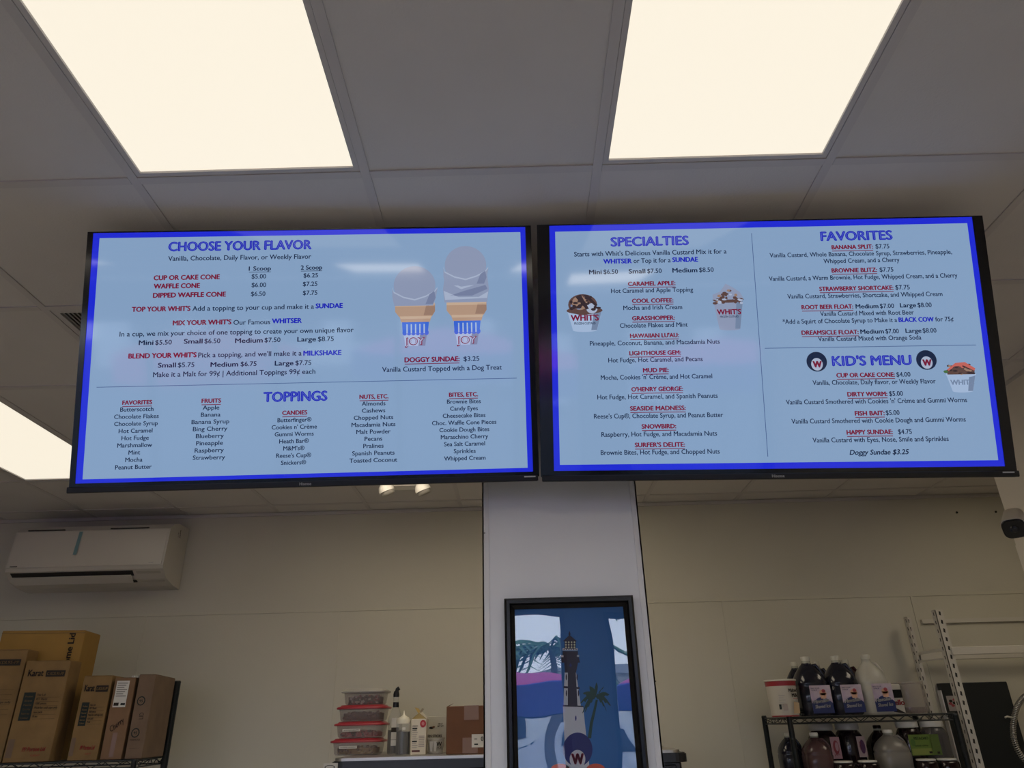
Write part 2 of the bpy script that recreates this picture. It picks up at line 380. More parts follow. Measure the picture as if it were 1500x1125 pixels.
class Menu:
    def __init__(s, c, rot, half, blue, white, label):
        rx, rz, ry = rot
        M = Matrix.Rotation(math.radians(ry), 3, 'Z') @ Matrix.Rotation(math.radians(rz), 3, 'Y') @ Matrix.Rotation(math.radians(rx), 3, 'X')
        s.c = Vector((c[0], c[1], c[2] + EYE)); s.M = M
        s.r = root('menu_screen', s.c, label, 'television', 'wall of digital menu screens', rot=M.to_euler('XYZ')); local(s.r)
        w_, h_ = half; u0, u1, v0, v1 = blue
        # casing: thin glossy rim around the picture, body behind
        m = MB(); m.box(-w_ + .001, w_ - .001, .002, .020, -h_, h_, M_BEZEL, bev=.002); m.build('casing', s.r)
        m = MB(); e = .006
        for a, b, c_, d in ((-w_, u0, -h_, h_), (u1, w_, -h_, h_), (u0, u1, v1, h_), (u0, u1, -h_, v0)): m.box(a, b, -.003, .004, c_, d, M_BEZEL)
        m.build('bezel', s.r)
        MB().box(-w_ + .12, w_ - .12, .020, .062, -h_ + .02, h_ - .16, M_BLACK, bev=.006).build('rear_housing', s.r)
        MB().box(-w_ - (.004 if c[0] < 0 else -.003), w_ + (.004 if c[0] > 0 else -.003), -.007, .018, -h_ - .012, -h_ + .004, M_BLACK, bev=.002).build('bottom_rail', s.r)
        sc = MB().box(u0, u1, -.0012, .0015, v0, v1, S_BLUE); s.screen = sc.build('screen', s.r)
        p = s.page(); p.quad(*white, S_WHITE, k=0); s.put(p, 'menu_page')
        s.white = white
    def page(s): return Print((0, -.0016, 0), (1, 0, 0), (0, 0, 1), lift=.0002)
    def put(s, p, name): return p.build(name, s.screen, world=False)
    def uv(s, x, y):
        d = ray(x, y); n = s.M @ Vector((0, 1, 0)); o = Vector((0, 0, EYE)); t = (s.c - o).dot(n) / d.dot(n)
        q = s.M.transposed() @ (o + d * t - s.c); return q.x, q.z
    def seg(s, p, st, x0, x1, y, kind, cap=None):
        a, b, v = s.uv(x0, y)[0], s.uv(x1, y)[0], s.uv((x0 + x1) / 2, y)[1]
        u = (a + b) / 2; W = b - a
        if kind == 'head':
            c = cap or .026
            p.text(st, u, v, c, S_BTXT, W, bold=.062, k=1); p.text(st, u, v, c * .94, S_BLT, W * .99, bold=-.034, k=2)
        elif kind in ('red', 'redu', 'blue'):
            c = (cap or .0125) * 1.06; mm = S_BTXT if kind == 'blue' else S_RED
            p.text(st, u, v, c, mm, W, bold=.065)
            if kind == 'redu': p.quad(u - W / 2, v - c / 2 - .0062, u + W / 2, v - c / 2 - .0042, mm)
        elif kind == 'b': p.text(st, u, v, cap or .0128, S_NAVY, W, bold=.042)
        elif kind == 'bi': p.text(st, u, v, cap or .0128, S_NAVY, W, bold=.034, shear=.25)
        else: p.text(st, u, v, cap or .0125, S_NAVY, W, bold=.020)
    def entry(s, name, *segs):
        for g in segs:
            p = s.page(); s.seg(p, *g)
            s.put(p, {'head': 'menu_heading', 'red': 'item_name', 'redu': 'item_name', 'blue': 'item_name', 'b': 'size_name'}.get(g[4], 'price' if g[0][0] == '$' else 'menu_text'))
    def col(s, head, hx0, hx1, hy, items, c0, c1, ref):
        p = s.page(); s.seg(p, head, hx0, hx1, hy, 'redu', .0105); s.put(p, 'list_heading')
        u_, v_ = s.uv(*c0); u2, v2 = s.uv(*c1); a, _ = s.uv(ref[1], ref[3]); b, _ = s.uv(ref[2], ref[3])
        k = (b - a) / text_mesh(ref[0])[2]
        for i, it in enumerate(items):
            t = i / (len(items) - 1); p = s.page()
            p.text(it, (u_ + u2) / 2, v_ + (v2 - v_) * t, .0112, S_NAVY, text_mesh(it)[2] * k, bold=.026)
            s.put(p, 'topping_name')
    def line(s, a, b):
        (u0, v0), (u1, v1) = s.uv(*a), s.uv(*b); p = s.page()
        if abs(u1 - u0) > abs(v1 - v0): v = (v0 + v1) / 2; p.quad(u0, v - .0008, u1, v + .0008, S_LINE)
        else: u = (u0 + u1) / 2; p.quad(u - .0008, v1, u + .0008, v0, S_LINE)
        s.put(p, 'divider_line')
A = Menu((-.5542, 1.7239, .9304), (15.83, -.66, 2.09), (.615, .3525), (-.600, .599, -.3395, .349), (-.582, -.329, .585, .334), 'left wide black menu screen showing flavours, toppings and two ice cream cones')
B = Menu((.6855, 1.7181, .915), (14.85, 1.37, -1.15), (.615, .3525), (-.580, .587, -.337, .3495), (-.564, -.321, .572, .3315), "right wide black menu screen showing specialties, favourites and kid's menu")
e = A.entry
e('menu_heading', ('CHOOSE YOUR FLAVOR', 248, 456, 360, 'head'))
e('menu_entry', ('Vanilla, Chocolate, Daily Flavor, or Weekly Flavor', 247, 456, 377.3, 't', .0135))
e('price_header', ('1 Scoop', 365, 397, 393.5, 'b', .012), ('2 Scoop', 441, 472, 392, 'b', .012))
for x0, x1, y in ((365, 397, 399), (441, 472, 397.5)):
    p = A.page(); (a, v), (b, _) = A.uv(x0, y), A.uv(x1, y); p.quad(a, v - .0006, b, v + .0008, S_NAVY); A.put(p, 'header_underline')
e('menu_entry', ('CUP OR CAKE CONE', 226, 322, 406.5, 'red'), ('$5.00', 369, 390, 405, 't'), ('$6.25', 445, 466, 403.5, 't'))
e('menu_entry', ('WAFFLE CONE', 226, 293, 419, 'red'), ('$6.00', 369, 390, 417.5, 't'), ('$7.25', 444, 465, 416, 't'))
e('menu_entry', ('DIPPED WAFFLE CONE', 225, 331, 432, 'red'), ('$6.50', 368, 389, 430.5, 't'), ('$7.75', 444, 465, 429, 't'))
e('menu_entry', ("TOP YOUR WHIT'S", 194, 279, 452.7, 'red'), ('Add a topping to your cup and make it a', 282.5, 460, 450.5, 't', .0135), ('SUNDAE', 463, 502, 448, 'blue'))
e('menu_entry', ("MIX YOUR WHIT'S", 254, 339, 472.5, 'red'), ('Our Famous', 342.5, 396, 472, 't', .0135), ('WHITSER', 399, 442, 470, 'blue'))
e('menu_entry', ('In a cup, we mix your choice of one topping to create your own unique flavor', 176, 518, 486.3, 't', .0135))
e('price_row', ('Mini', 204, 225, 502, 'b'), ('$5.50', 228, 252, 501.5, 't', .0128), ('Small', 270, 297, 500, 'b'), ('$6.50', 300, 323, 499.5, 't', .0128), ('Medium', 345, 385, 498.8, 'b'), ('$7.50', 388, 411, 498, 't', .0128), ('Large', 436, 463, 497, 'b'), ('$8.75', 466, 489, 496.5, 't', .0128))
e('menu_entry', ("BLEND YOUR WHIT'S", 189, 288, 520.8, 'red'), ("Pick a topping, and we'll make it a", 291, 442, 518.8, 't', .0135), ('MILKSHAKE', 445, 500, 517, 'blue'))
e('price_row', ('Small', 232, 258, 535, 'b'), ('$5.75', 261, 285, 534.5, 't', .0128), ('Medium', 309, 349, 533.8, 'b'), ('$6.75', 353, 376, 533, 't', .0128), ('Large', 403, 430, 532, 'b'), ('$7.75', 433, 456, 531.5, 't', .0128))
e('menu_entry', ('Make it a Malt for 99¢ | Additional Toppings 99¢ each', 225, 462, 546.5, 't', .0135))
e('menu_entry', ('DOGGY SUNDAE:', 593, 673, 526.5, 'redu'), ('$3.25', 679, 702, 525.5, 't', .0128))
e('menu_entry', ('Vanilla Custard Topped with a Dog Treat', 560, 735, 539.7, 't', .0135))
A.line((142, 567.5), (757, 554))
e('menu_heading', ('TOPPINGS', 387, 479, 580.7, 'head'))
A.col('FAVORITES', 180, 223, 589.5, 'Butterscotch|Chocolate Flakes|Chocolate Syrup|Hot Caramel|Hot Fudge|Marshmallow|Mint|Mocha|Peanut Butter'.split('|'), (201, 599.5), (196, 684), ('Chocolate Flakes', 168, 233, 610))
A.col('FRUITS', 296, 324, 587, 'Apple|Banana|Banana Syrup|Bing Cherry|Blueberry|Pineapple|Raspberry|Strawberry'.split('|'), (310, 597), (306, 670), ('Banana Syrup', 281, 336, 618))
A.col('CANDIES', 414, 450, 604.5, "Butterfinger®|Cookies n' Crème|Gummi Worms|Heath Bar®|M&M's®|Reese's Cup®|Snickers®".split('|'), (432, 615), (430, 677.5), ("Cookies n' Crème", 399, 465, 625))
A.col('NUTS, ETC.', 527, 569, 581, 'Almonds|Cashews|Chopped Nuts|Macadamia Nuts|Malt Powder|Pecans|Pralines|Spanish Peanuts|Toasted Coconut'.split('|'), (548, 591), (546.5, 674), ('Macadamia Nuts', 515, 579, 622))
A.col('BITES, ETC.', 658, 700, 578, 'Brownie Bites|Candy Eyes|Cheesecake Bites|Choc. Waffle Cone Pieces|Cookie Dough Bites|Maraschino Cherry|Sea Salt Caramel|Sprinkles|Whipped Cream'.split('|'), (679.5, 588), (681, 671), ('Choc. Waffle Cone Pieces', 633, 727, 619))
e = B.entry
e('menu_heading', ('SPECIALTIES', 895, 1008, 353.5, 'head'))
e('menu_entry', ("Starts with Whit's Delicious Vanilla Custard Mix it for a", 841, 1064, 370.5, 't', .0135))
e('menu_entry', ('WHITSER', 884, 925, 382.8, 'blue'), ('or Top it for a', 928, 982, 381.7, 't', .0135), ('SUNDAE', 985, 1022, 380.5, 'blue'))
e('price_row', ('Mini', 863, 881, 398.7, 'b'), ('$6.50', 884, 905, 398.2, 't', .0128), ('Small', 921, 945, 397.5, 'b'), ('$7.50', 948, 969, 397, 't', .0128), ('Medium', 985, 1021, 396, 'b'), ('$8.50', 1024, 1045, 395.3, 't', .0128))
for h, x0, x1, y, d, a0, a1, yd in [
    ('CARAMEL APPLE:', 920, 989, 415.5, 'Hot Caramel and Apple Topping', 895, 1015, 425.3),
    ('COOL COFFEE:', 926, 986, 440.5, 'Mocha and Irish Cream', 913, 999, 450.5),
    ('GRASSHOPPER:', 926, 988, 466, 'Chocolate Flakes and Mint', 908, 1007, 476.3),
    ("HAWAIIAN LU'AU:", 923, 994, 491.5, 'Pineapple, Coconut, Banana, and Macadamia Nuts', 864, 1054, 501.8),
    ('LIGHTHOUSE GEM:', 922, 997, 517, 'Hot Fudge, Hot Caramel, and Pecans', 891, 1029, 526.8),
    ('MUD PIE:', 942, 979, 542.3, "Mocha, Cookies 'n' Crème, and Hot Caramel", 880, 1043, 552),
    ("O'HENRY GEORGE:", 925, 1000, 570, 'Hot Fudge, Hot Caramel, and Spanish Peanuts', 875, 1051, 580.7),
    ('SEASIDE MADNESS:', 923, 1004, 598, "Reese's Cup®, Chocolate Syrup, and Peanut Butter", 870, 1059, 608.7),
    ('SNOWBIRD:', 940, 990, 624.5, 'Raspberry, Hot Fudge, and Macadamia Nuts', 881, 1050, 635.6),
    ("SURFER'S DELITE:", 930, 1003, 651.5, 'Brownie Bites, Hot Fudge, and Chopped Nuts', 880, 1054, 662)]:
    e('menu_entry', (h, x0, x1, y, 'redu', .011), (d, a0, a1, yd, 't'))
B.line((1101, 342), (1124, 669))
e('menu_heading', ('FAVORITES', 1202, 1306, 345.5, 'head'))
e('menu_entry', ('BANANA SPLIT:', 1218, 1278, 362, 'redu', .011), ('$7.75', 1282, 1302, 361, 't'), ('Vanilla Custard, Whole Banana, Chocolate Syrup, Strawberries, Pineapple,', 1127, 1394, 371.7, 't'), ('Whipped Cream, and a Cherry', 1206, 1317, 381.7, 't'))
e('menu_entry', ('BROWNIE BLITZ:', 1218, 1284, 396, 'redu', .011), ('$7.75', 1288, 1308, 395, 't'), ('Vanilla Custard, a Warm Brownie, Hot Fudge, Whipped Cream, and a Cherry', 1126, 1402, 406, 't'))
e('menu_entry', ('STRAWBERRY SHORTCAKE:', 1200, 1308, 422.5, 'redu', .011), ('$7.75', 1311, 1332, 421, 't'), ('Vanilla Custard, Strawberries, Shortcake, and Whipped Cream', 1153, 1380, 432.5, 't'))
e('menu_entry', ('ROOT BEER FLOAT:', 1174, 1249, 449.7, 'redu', .011), ('Medium', 1253, 1286, 448.7, 'b', .0118), ('$7.00', 1288.5, 1309, 448.2, 't'), ('Large', 1318, 1341, 447.3, 'b', .0118), ('$8.00', 1343.5, 1364, 446.9, 't'), ('Vanilla Custard Mixed with Root Beer', 1201, 1338, 458.7, 't'), ('*Add a Squirt of Chocolate Syrup to Make it a', 1146, 1313.5, 470, 't'), ('BLACK COW', 1316, 1367, 468.2, 'blue', .0115), ('for 75¢', 1369.5, 1396, 467.5, 't'))
e('menu_entry', ('DREAMSICLE FLOAT:', 1174, 1257, 487, 'redu', .011), ('Medium', 1260, 1294, 485.7, 'b', .0118), ('$7.00', 1296.5, 1316, 485.2, 't'), ('Large', 1326, 1349, 484.5, 'b', .0118), ('$8.00', 1351, 1371, 484.2, 't'), ('Vanilla Custard Mixed with Orange Soda', 1198, 1349, 495.5, 't'))
B.line((1120, 511), (1429, 505))
e('menu_heading', ("KID'S MENU", 1219, 1334, 528.2, 'head'))
e('menu_entry', ('CUP OR CAKE CONE:', 1225, 1310, 549.3, 'redu', .011), ('$4.00', 1312.5, 1333, 548.5, 't'), ('Vanilla, Chocolate, Daily flavor, or Weekly Flavor', 1190, 1370, 559.5, 't'))
e('menu_entry', ('DIRTY WORM:', 1241, 1299, 577.3, 'redu', .011), ('$5.00', 1302, 1322, 576.5, 't'), ("Vanilla Custard Smothered with Cookies 'n' Crème and Gummi Worms", 1151, 1416, 587.5, 't'))
e('menu_entry', ('FISH BAIT:', 1252, 1295, 605.3, 'redu', .011), ('$5.00', 1297, 1317, 604.5, 't'), ('Vanilla Custard Smothered with Cookie Dough and Gummi Worms', 1159, 1414, 615.7, 't'))
e('menu_entry', ('HAPPY SUNDAE:', 1240, 1307, 633, 'redu', .011), ('$4.75', 1315, 1335, 632.3, 't'), ('Vanilla Custard with Eyes, Nose, Smile and Sprinkles', 1190, 1389, 643.7, 't'))
e('menu_entry', ('Doggy Sundae $3.25', 1244, 1331, 662.2, 'bi'))
M_LOGO = mat('logo_pale_print', (.45, .45, .46), .5)
def rail_text(S, x0, x1, y):
    p = Print((0, -.0078, 0), (1, 0, 0), (0, 0, 1), lift=.0002); (a, v), (b, _) = S.uv(x0, y), S.uv(x1, y); p.text('Hisense', (a + b) / 2, -.3525 - .0035, .0075, M_LOGO, b - a, bold=.03); p.build('badge', S.r, world=False)
    p = Print((0, -.0078, 0), (1, 0, 0), (0, 0, 1), lift=.0002); p.quad(.575, -.3545, .605, -.3510, M_LOGO); p.build('corner_mark', S.r, world=False)
rail_text(A, 440, 457, 703.5); rail_text(B, 1129, 1147, 690)

# --- pictures on the screens
def picture(S, name, u_px, v_px, unit):                  # local drawing frame, unit = metres per drawn unit
    u, v = S.uv(u_px, v_px); p = S.page(); q = p.P
    p.P = lambda a, b, k=None: q(u + a * unit, v + b * unit, k)
    return p
def cone(S, x, y, px, scoops):                            # drawn in photo pixels of that picture, y up, origin at the base centre
    un = S.uv(x + 1, y)[0] - S.uv(x, y)[0]; p = picture(S, 'cone', x, y, un)
    p.poly([(-13, 0), (16, 0), (22, 40), (-19, 40)], S_CUP, 1); p.poly([(6, 0), (16, 0), (22, 40), (12, 40)], S_CUP2, 2)
    p.poly([(-17, 20), (20, 20), (22, 38), (-18, 38)], S_SKYB, 3)
    for i in range(6): p.ell(-14 + i * 6.4, 20, 3.4, 4.2, S_SKYB, 3, 12)
    for i in range(5): p.quad(-11.5 + i * 6.3, 19, -9.5 + i * 6.3, 33, S_CUP, 4)
    p.poly([(-19, 36), (23, 36), (26, 46), (-22, 46)], S_CONE, 5)
    p.poly([(-22, 44), (26, 44), (31, 52), (31, 64), (-28, 64), (-28, 52)], S_CONE, 5); p.poly([(-20, 41), (24, 41), (26, 45), (-21, 45)], S_CONE2, 6)
    p.poly([(14, 46), (27, 46), (31, 52), (31, 62), (18, 62)], S_CONE3, 6); p.poly([(-28, 60), (31, 60), (30, 66), (-28, 66)], S_CONE2, 6)
    p.text('JOY', 1, 7, 11, S_RED, 28, bold=.06, k=7); p.text('JOY', 1, 7, 9.6, S_CUP, 26, bold=-.005, k=8)
    def scoop(cy, a, b, k, skirt=True):
        p.ell(1, cy, a, b, S_ICE, k, 36)
        if skirt:
            pts = [(-a - 1, cy - 2), (-a + 1, cy - 9), (-a * .5, cy - 17), (1, cy - 21), (a * .55, cy - 16), (a - 1, cy - 9), (a + 4, cy - 3), (a + 1, cy - 19), (a - 3, cy - 29), (-a + 2, cy - 29), (-a - 1, cy - 15)]
            p.poly(pts[:1] + pts[1:], S_ICE3, k + .5)
            p.poly([(x_, y_ - 2.2) for x_, y_ in pts], S_ICE, k + 1)
            p.poly([(a - 8, cy - 14), (a - 1, cy - 9), (a + 1, cy - 19), (a - 3, cy - 29), (a - 14, cy - 29)], S_ICE2, k + 1.5)
        p.ell(-6, cy + 6, a * .55, b * .5, S_ICE3, k + .3, 28) if False else None
    if scoops == 1: scoop(92, 31, 30, 9)
    else:
        p.poly([(-31, 64), (32, 64), (35, 84), (33, 106), (-30, 106), (-33, 84)], S_ICE, 9); p.poly([(-24, 74), (0, 82), (30, 90), (33, 84), (10, 74)], S_ICE2, 10); p.poly([(-32, 82), (-10, 72), (20, 72), (34, 80), (32, 70), (-30, 68)], S_ICE3, 10)
        p.poly([(-31, 98), (-6, 88), (8, 90), (30, 102), (20, 92), (-6, 84)], S_ICE3, 10.5)
        scoop(121, 31, 30, 11)
    return S.put(p, 'cone_picture')
cone(A, 607, 507, 1, 1); cone(A, 683, 505, 1, 2)
def cup(S, x, y, s, kind, name='cup_picture'):              # x, y = centre of the base in the photo, s = size in photo pixels of the half rim
    un = (S.uv(x + 1, y)[0] - S.uv(x, y)[0]) * s; p = picture(S, name, x, y, un)
    h = {'bowl': 1.15, 'tall': 2.0, 'kid': 1.15}[kind]
    p.poly([(-.68 * math.cos(t) , -.10 * math.sin(t)) for t in [i * PI / 10 for i in range(11)]][::-1] + [(-.98, h), (.98, h)][::1], S_CUP if kind != 'tall' else S_ICE, 1)
    p.poly([(.35, 0), (.67, .0), (.97, h), (.55, h)], S_CUP2, 2)
    rnd = random.Random(int(x))
    p.ell(0, h, 1.02, .22, S_CUP if kind == 'kid' else S_CHOC2, 3, 24)
    if kind == 'bowl':
        p.ell(-.1, h + .35, .82, .62, S_CHOC2, 4, 28); p.ell(-.25, h + .45, .45, .42, S_CONE3, 5); p.ell(.42, h + .12, .32, .30, S_ICE3, 6)
        for i in range(26):
            t = rnd.uniform(0, PI); r_ = rnd.uniform(.35, 1); a = r_ * math.cos(t) * .95; b = h + .1 + r_ * math.sin(t) * .8
            p.ell(a, b - .05, rnd.uniform(.06, .16), rnd.uniform(.05, .10), rnd.choice([S_CHOC, S_CHOC, S_CHOC2, S_ICE2]), 7 + i * .1, 9)
        p.poly([(-.1, h + .95), (.2, h + .9), (.75, h + .3), (.62, h + .22), (.1, h + .75)], S_CHOC, 10); p.poly([(-.5, h + .8), (-.2, h + .95), (.25, h + .1), (.1, h + .05)], S_CHOC, 10)
    elif kind == 'tall':
        p.poly([(-1, h), (-1, h + .35), (-.5, h + .55), (-.1, h + 1.1), (.4, h + .8), (.8, h + .5), (1, h + .1), (.9, h)], S_ICE, 4)
        for i in range(34):
            a = rnd.uniform(-.9, .9); b = h - .25 + rnd.uniform(0, 1.1 - abs(a)); p.ell(a, b, rnd.uniform(.08, .17), rnd.uniform(.05, .11), rnd.choice([S_CHOC2, S_CHOC2, S_CONE3, S_ICE3]), 5 + i * .1, 8)
    else:
        p.poly([(-.9, h), (-.95, h + .3), (-.3, h + .75), (.4, h + .7), (.95, h + .3), (.9, h)], S_CHOC2, 4)
        for i in range(22):
            a = rnd.uniform(-.9, .9); b = h + rnd.uniform(0, .7); p.ell(a, b, rnd.uniform(.08, .2), rnd.uniform(.05, .09), rnd.choice([S_CHOC, S_CHOC, S_CONE3, S_ORG]), 5 + i * .1, 8)
        p.poly([(-.9, h + .35), (-.3, h + .8), (.35, h + .85), (1.0, h + .4), (.9, h + .25), (.2, h + .62), (-.4, h + .55), (-.8, h + .25)], S_ORG, 8); p.ell(-1.0, h + .2, .16, .10, S_GRN, 8)
    ty = {'bowl': .72, 'tall': 1.15, 'kid': .6}[kind]
    p.text("WHIT'S", 0, ty, .34, S_RED if kind != 'kid' else S_CUP2, 1.55, bold=.05, k=11)
    if kind != 'kid': p.text('FROZEN CUSTARD', 0, ty - .33, .13, S_NAVY, 1.2, bold=.02, k=11)
    return S.put(p, name)
cup(B, 857, 484, 26, 'bowl'); cup(B, 1069, 482, 22.5, 'tall'); cup(B, 1410, 573, 22, 'kid')
def round_badge(x, y):                                     # navy round badge with a white oval and a red letter
    un = B.uv(x + 1, y)[0] - B.uv(x, y)[0]; p = picture(B, 'b', x, y, un)
    p.ell(0, 0, 15, 15, S_NAVY, 1, 32); p.ell(0, -4, 8.5, 9.5, S_ICE3, 2, 24); p.text('W', .5, -4, 9.5, S_RED, 12, bold=.08, k=3)
    return B.put(p, 'badge_picture')
round_badge(1196, 530); round_badge(1356.5, 527.5)
# arms carrying each screen from the column
for S, xe in ((A, cx0 + .05), (B, cx1 - .05)):
    e_ = S.M.transposed() @ (Vector((xe, YC + .002, EYE + 1.02)) - S.c); sg = 1 if S is A else -1
    MB().box(-.25, .25, .062, .075, .02, .10, M_BLACK, bev=.003).tube([(.2 * sg, .07, .06), e_], .014, M_BLACK).build('mount_arm', S.r, world=False)

# ================================================================== FRAMED POSTER ON THE COLUMN
P_BLUE = mat('poster_blue', (.030, .20, .54), .6, noise=.12, nscale=5); P_DK = mat('poster_brown_black', srgb(52, 44, 66), .6); P_WH = mat('poster_white', srgb(225, 225, 228), .6)
P_PALM = mat('poster_palm_green', srgb(36, 78, 66), .6); P_NAVY = mat('poster_navy', srgb(44, 50, 125), .6); P_RED = mat('poster_red', srgb(185, 50, 80), .6); P_OR = mat('poster_orange', srgb(240, 105, 70), .6)
P_YEL = mat('poster_lamp_glass', srgb(225, 225, 190), .6); P_DB = mat('poster_dark_blue', srgb(18, 54, 100), .6)
YP = YC - .012; fx0, fx1, fz1, fz0 = -.041, .299, EYE + .302, EYE - .34
r = root('framed_poster', ((fx0 + fx1) / 2, YC, fz0), 'black framed glossy blue lighthouse poster hung on the white column', 'framed poster')
MB().box(fx0 + .01, fx1 - .01, YC - .010, YC - .001, fz0 + .01, fz1 - .01, M_BLACK).build('backing', r)
M_FRAME = mat('gloss_black_frame', (.005, .005, .006), .22, spec=.3)
fw = .027
prof = [(0, 0), (0, .026), (.006, .034), (.014, .034), (.018, .026), (.027, .018), (.027, 0)]
for nm in ('left', 'right', 'top', 'bottom'):
    m = MB(); n = len(prof); vs = []
    for d, h_ in prof:
        y = YC - h_
        if nm == 'left': vs += [(fx0 + d, y, fz0 + d), (fx0 + d, y, fz1 - d)]
        elif nm == 'right': vs += [(fx1 - d, y, fz0 + d), (fx1 - d, y, fz1 - d)]
        elif nm == 'top': vs += [(fx0 + d, y, fz1 - d), (fx1 - d, y, fz1 - d)]
        else: vs += [(fx0 + d, y, fz0 + d), (fx1 - d, y, fz0 + d)]
    fs = [(2 * i, 2 * ((i + 1) % n), 2 * ((i + 1) % n) + 1, 2 * i + 1) for i in range(n)] + [[2 * i for i in range(n)], [2 * i + 1 for i in range(n)]]
    m.add(vs, fs, M_FRAME).build('frame_rail', r)
prt = MB().box(fx0 + .024, fx1 - .024, YP, YP + .0015, fz0 + .024, fz1 - .024, P_BLUE).build('print', r)
def PC(x, y):
    v = at_y(710 + x / 4.244, 860 + y / 4.244, YP); return (v.x, v.z)
def art(name, items):
    p = Print((0, YP, 0), (1, 0, 0), (0, 0, 1), lift=.00025)
    for k, (pts, m) in enumerate(items): p.poly([PC(*q) for q in pts], m, 1 + k * .25)
    return p.build(name, prt)
def el(cx, cy, a, b, n=24): return [(cx + a * math.cos(2 * PI * i / n), cy + b * math.sin(2 * PI * i / n)) for i in range(n)]
it = [([(486, 742), (612, 742), (652, 1125), (505, 1125)], P_WH),
      ([(497, 530), (568, 530), (598, 740), (490, 740)], P_WH), ([(517, 470), (563, 470), (577, 740), (517, 740)], P_DK),
      ([(490, 615), (590, 622), (590, 634), (490, 628)], P_DK), ([(486, 733), (614, 738), (614, 746), (486, 742)], P_DK),
      ([(476, 436), (586, 436), (592, 470), (478, 470)], P_DK), ([(494, 470), (580, 470), (568, 532), (498, 532)], P_DK),
      ([(484, 398), (580, 398), (580, 440), (484, 440)], P_DK), ([(476, 424), (490, 424), (490, 436), (476, 436)], P_WH), ([(573, 422), (587, 422), (587, 434), (573, 434)], P_WH),
      ([(484, 380), (578, 380), (578, 394), (484, 394)], P_WH), ([(496, 335), (566, 335), (566, 384), (496, 384)], P_DK),
      ([(486, 337), (527, 298), (574, 337)], P_DK), ([(524, 276), (530, 276), (531, 302), (523, 302)], P_DK), (el(527, 292, 7, 7, 10), P_DK)]
for i in range(4):
    for j in range(3): it.append((el(505 + i * 17.5 , 343 + j * 16, 6.3, 7.2, 4), P_YEL))
for x, y in ((507, 560), (574, 560), (508, 660), (583, 660)): it.append((el(x, y, 4, 20, 8), P_DK))
for i in range(6): it.append(([(490 + i * 15, 385), (496 + i * 15, 385), (496 + i * 15, 391), (490 + i * 15, 391)], P_DK))
it.append((el(533, 487, 9, 13, 4), P_NAVY)); it.append((el(566, 815, 5, 18, 6), P_NAVY))
art('lighthouse_picture', it)
it = [([(690, 700), (704, 700), (690, 770), (672, 850), (662, 940), (640, 940), (655, 840), (676, 760)], P_PALM)]
for a, L, dr in ((-170, 100, 60), (-150, 92, 20), (-118, 82, 2), (-88, 90, -6), (-55, 92, 6), (-28, 96, 30), (-5, 95, 66), (12, 70, 80), (-192, 86, 90), (170, 70, 90)):
    t = math.radians(a); up, dn = [], []
    for i in range(9):
        s_ = i / 8; x = 690 + math.cos(t) * L * s_; y = 680 + math.sin(t) * L * s_ * .9 + dr * s_ * s_; wdt = 19 * math.sin(PI * min(1, s_ * .9 + .08))
        up.append((x - math.sin(t) * wdt * .6, y - wdt * .8)); dn.append((x + math.sin(t) * wdt * .6, y + wdt * (1.2 if i % 2 else .5)))
    it.append((up + dn[::-1], P_PALM))
art('palm_picture', it)
art('badge_picture', [(el(470, 1135, 60, 38), P_OR), (el(690, 1135, 60, 38), P_OR), (el(578, 1010, 92, 106, 36), P_NAVY), (el(577, 1070, 49, 58), P_WH)])
p = Print((0, YP, 0), (1, 0, 0), (0, 0, 1), lift=.003)
(a, zt), (b, zb) = PC(541, 1036), PC(615, 1100); p.text('W', (a + b) / 2, (zt + zb) / 2, zt - zb, P_RED, b - a, bold=.07); p.build('badge_letter', prt)
MB().box(fx0 + .024, fx1 - .024, YP - .006, YP - .0045, fz0 + .024, fz1 - .024, M_GLAZE).build('glazing', r)

# ================================================================== SPLIT AIR CONDITIONER
ax0, ax1 = -3.15, -2.18
r = root('air_conditioner', ((ax0 + ax1) / 2, YB - .004, EYE + .85), 'white wall-mounted split air conditioner with a blue tape strip, high at far left', 'air conditioner')
yb = YB - .004; zt = at_y(278, 776, YB).z; zfb = at_y(245, 832, 4.43).z
pf = [(yb, zt), (4.56, zt + .002), (4.48, zt - .018), (4.44, zt - .055), (4.425, zfb + .02), (4.432, zfb), (4.50, zfb - .05), (4.60, zfb - .075), (yb, zfb - .085)]
MB().prism(pf, ax0, ax1, M_WHITEP, 'X').build('body', r)
MB().prism([(4.443, zt - .062), (4.424, zfb + .022), (4.420, zfb + .022), (4.438, zt - .062)], ax0 + .012, ax1 - .012, mat('ac_front_panel', (.54, .505, .44), .3), 'X').build('front_panel', r)
# intake slots, outlet and louvre
m = MB()
for a, b in ((ax0 + .07, ax0 + .30), (ax1 - .38, ax1 - .14)): m.box(a, b, 4.438, 4.452, zt - .050, zt - .044, M_HOLE)
m.build('intake_slot', r)
d1 = Vector((0, 4.440, zfb - .006)); d2 = Vector((0, 4.53, zfb - .060)); dn = Vector((0, -.54, -.84)) * .002
def slope_box(x0, x1, a, b, th, m_, mb):
    nrm = Vector((0, (a - b).z, -(a - b).y)).normalized(); nrm = nrm if nrm.z < 0 else -nrm
    vs = []
    for x in (x0, x1):
        for q in (a, b):
            for t in (0, th): v = q + nrm * t; vs.append((x, v.y, v.z))
    return mb.add(vs, [(0, 1, 3, 2), (4, 6, 7, 5), (0, 4, 5, 1), (2, 3, 7, 6), (0, 2, 6, 4), (1, 5, 7, 3)], m_)
slope_box(ax0 + .03, ax1 - .19, d1, d2, .004, M_HOLE, MB()).build('air_outlet', r)
la = Vector((0, 4.452, zfb - .030)); lb = Vector((0, 4.50, zfb - .066))
slope_box(ax0 + .035, ax1 - .20, la, lb, .006, M_WHITEP, MB()).build('louvre', r)
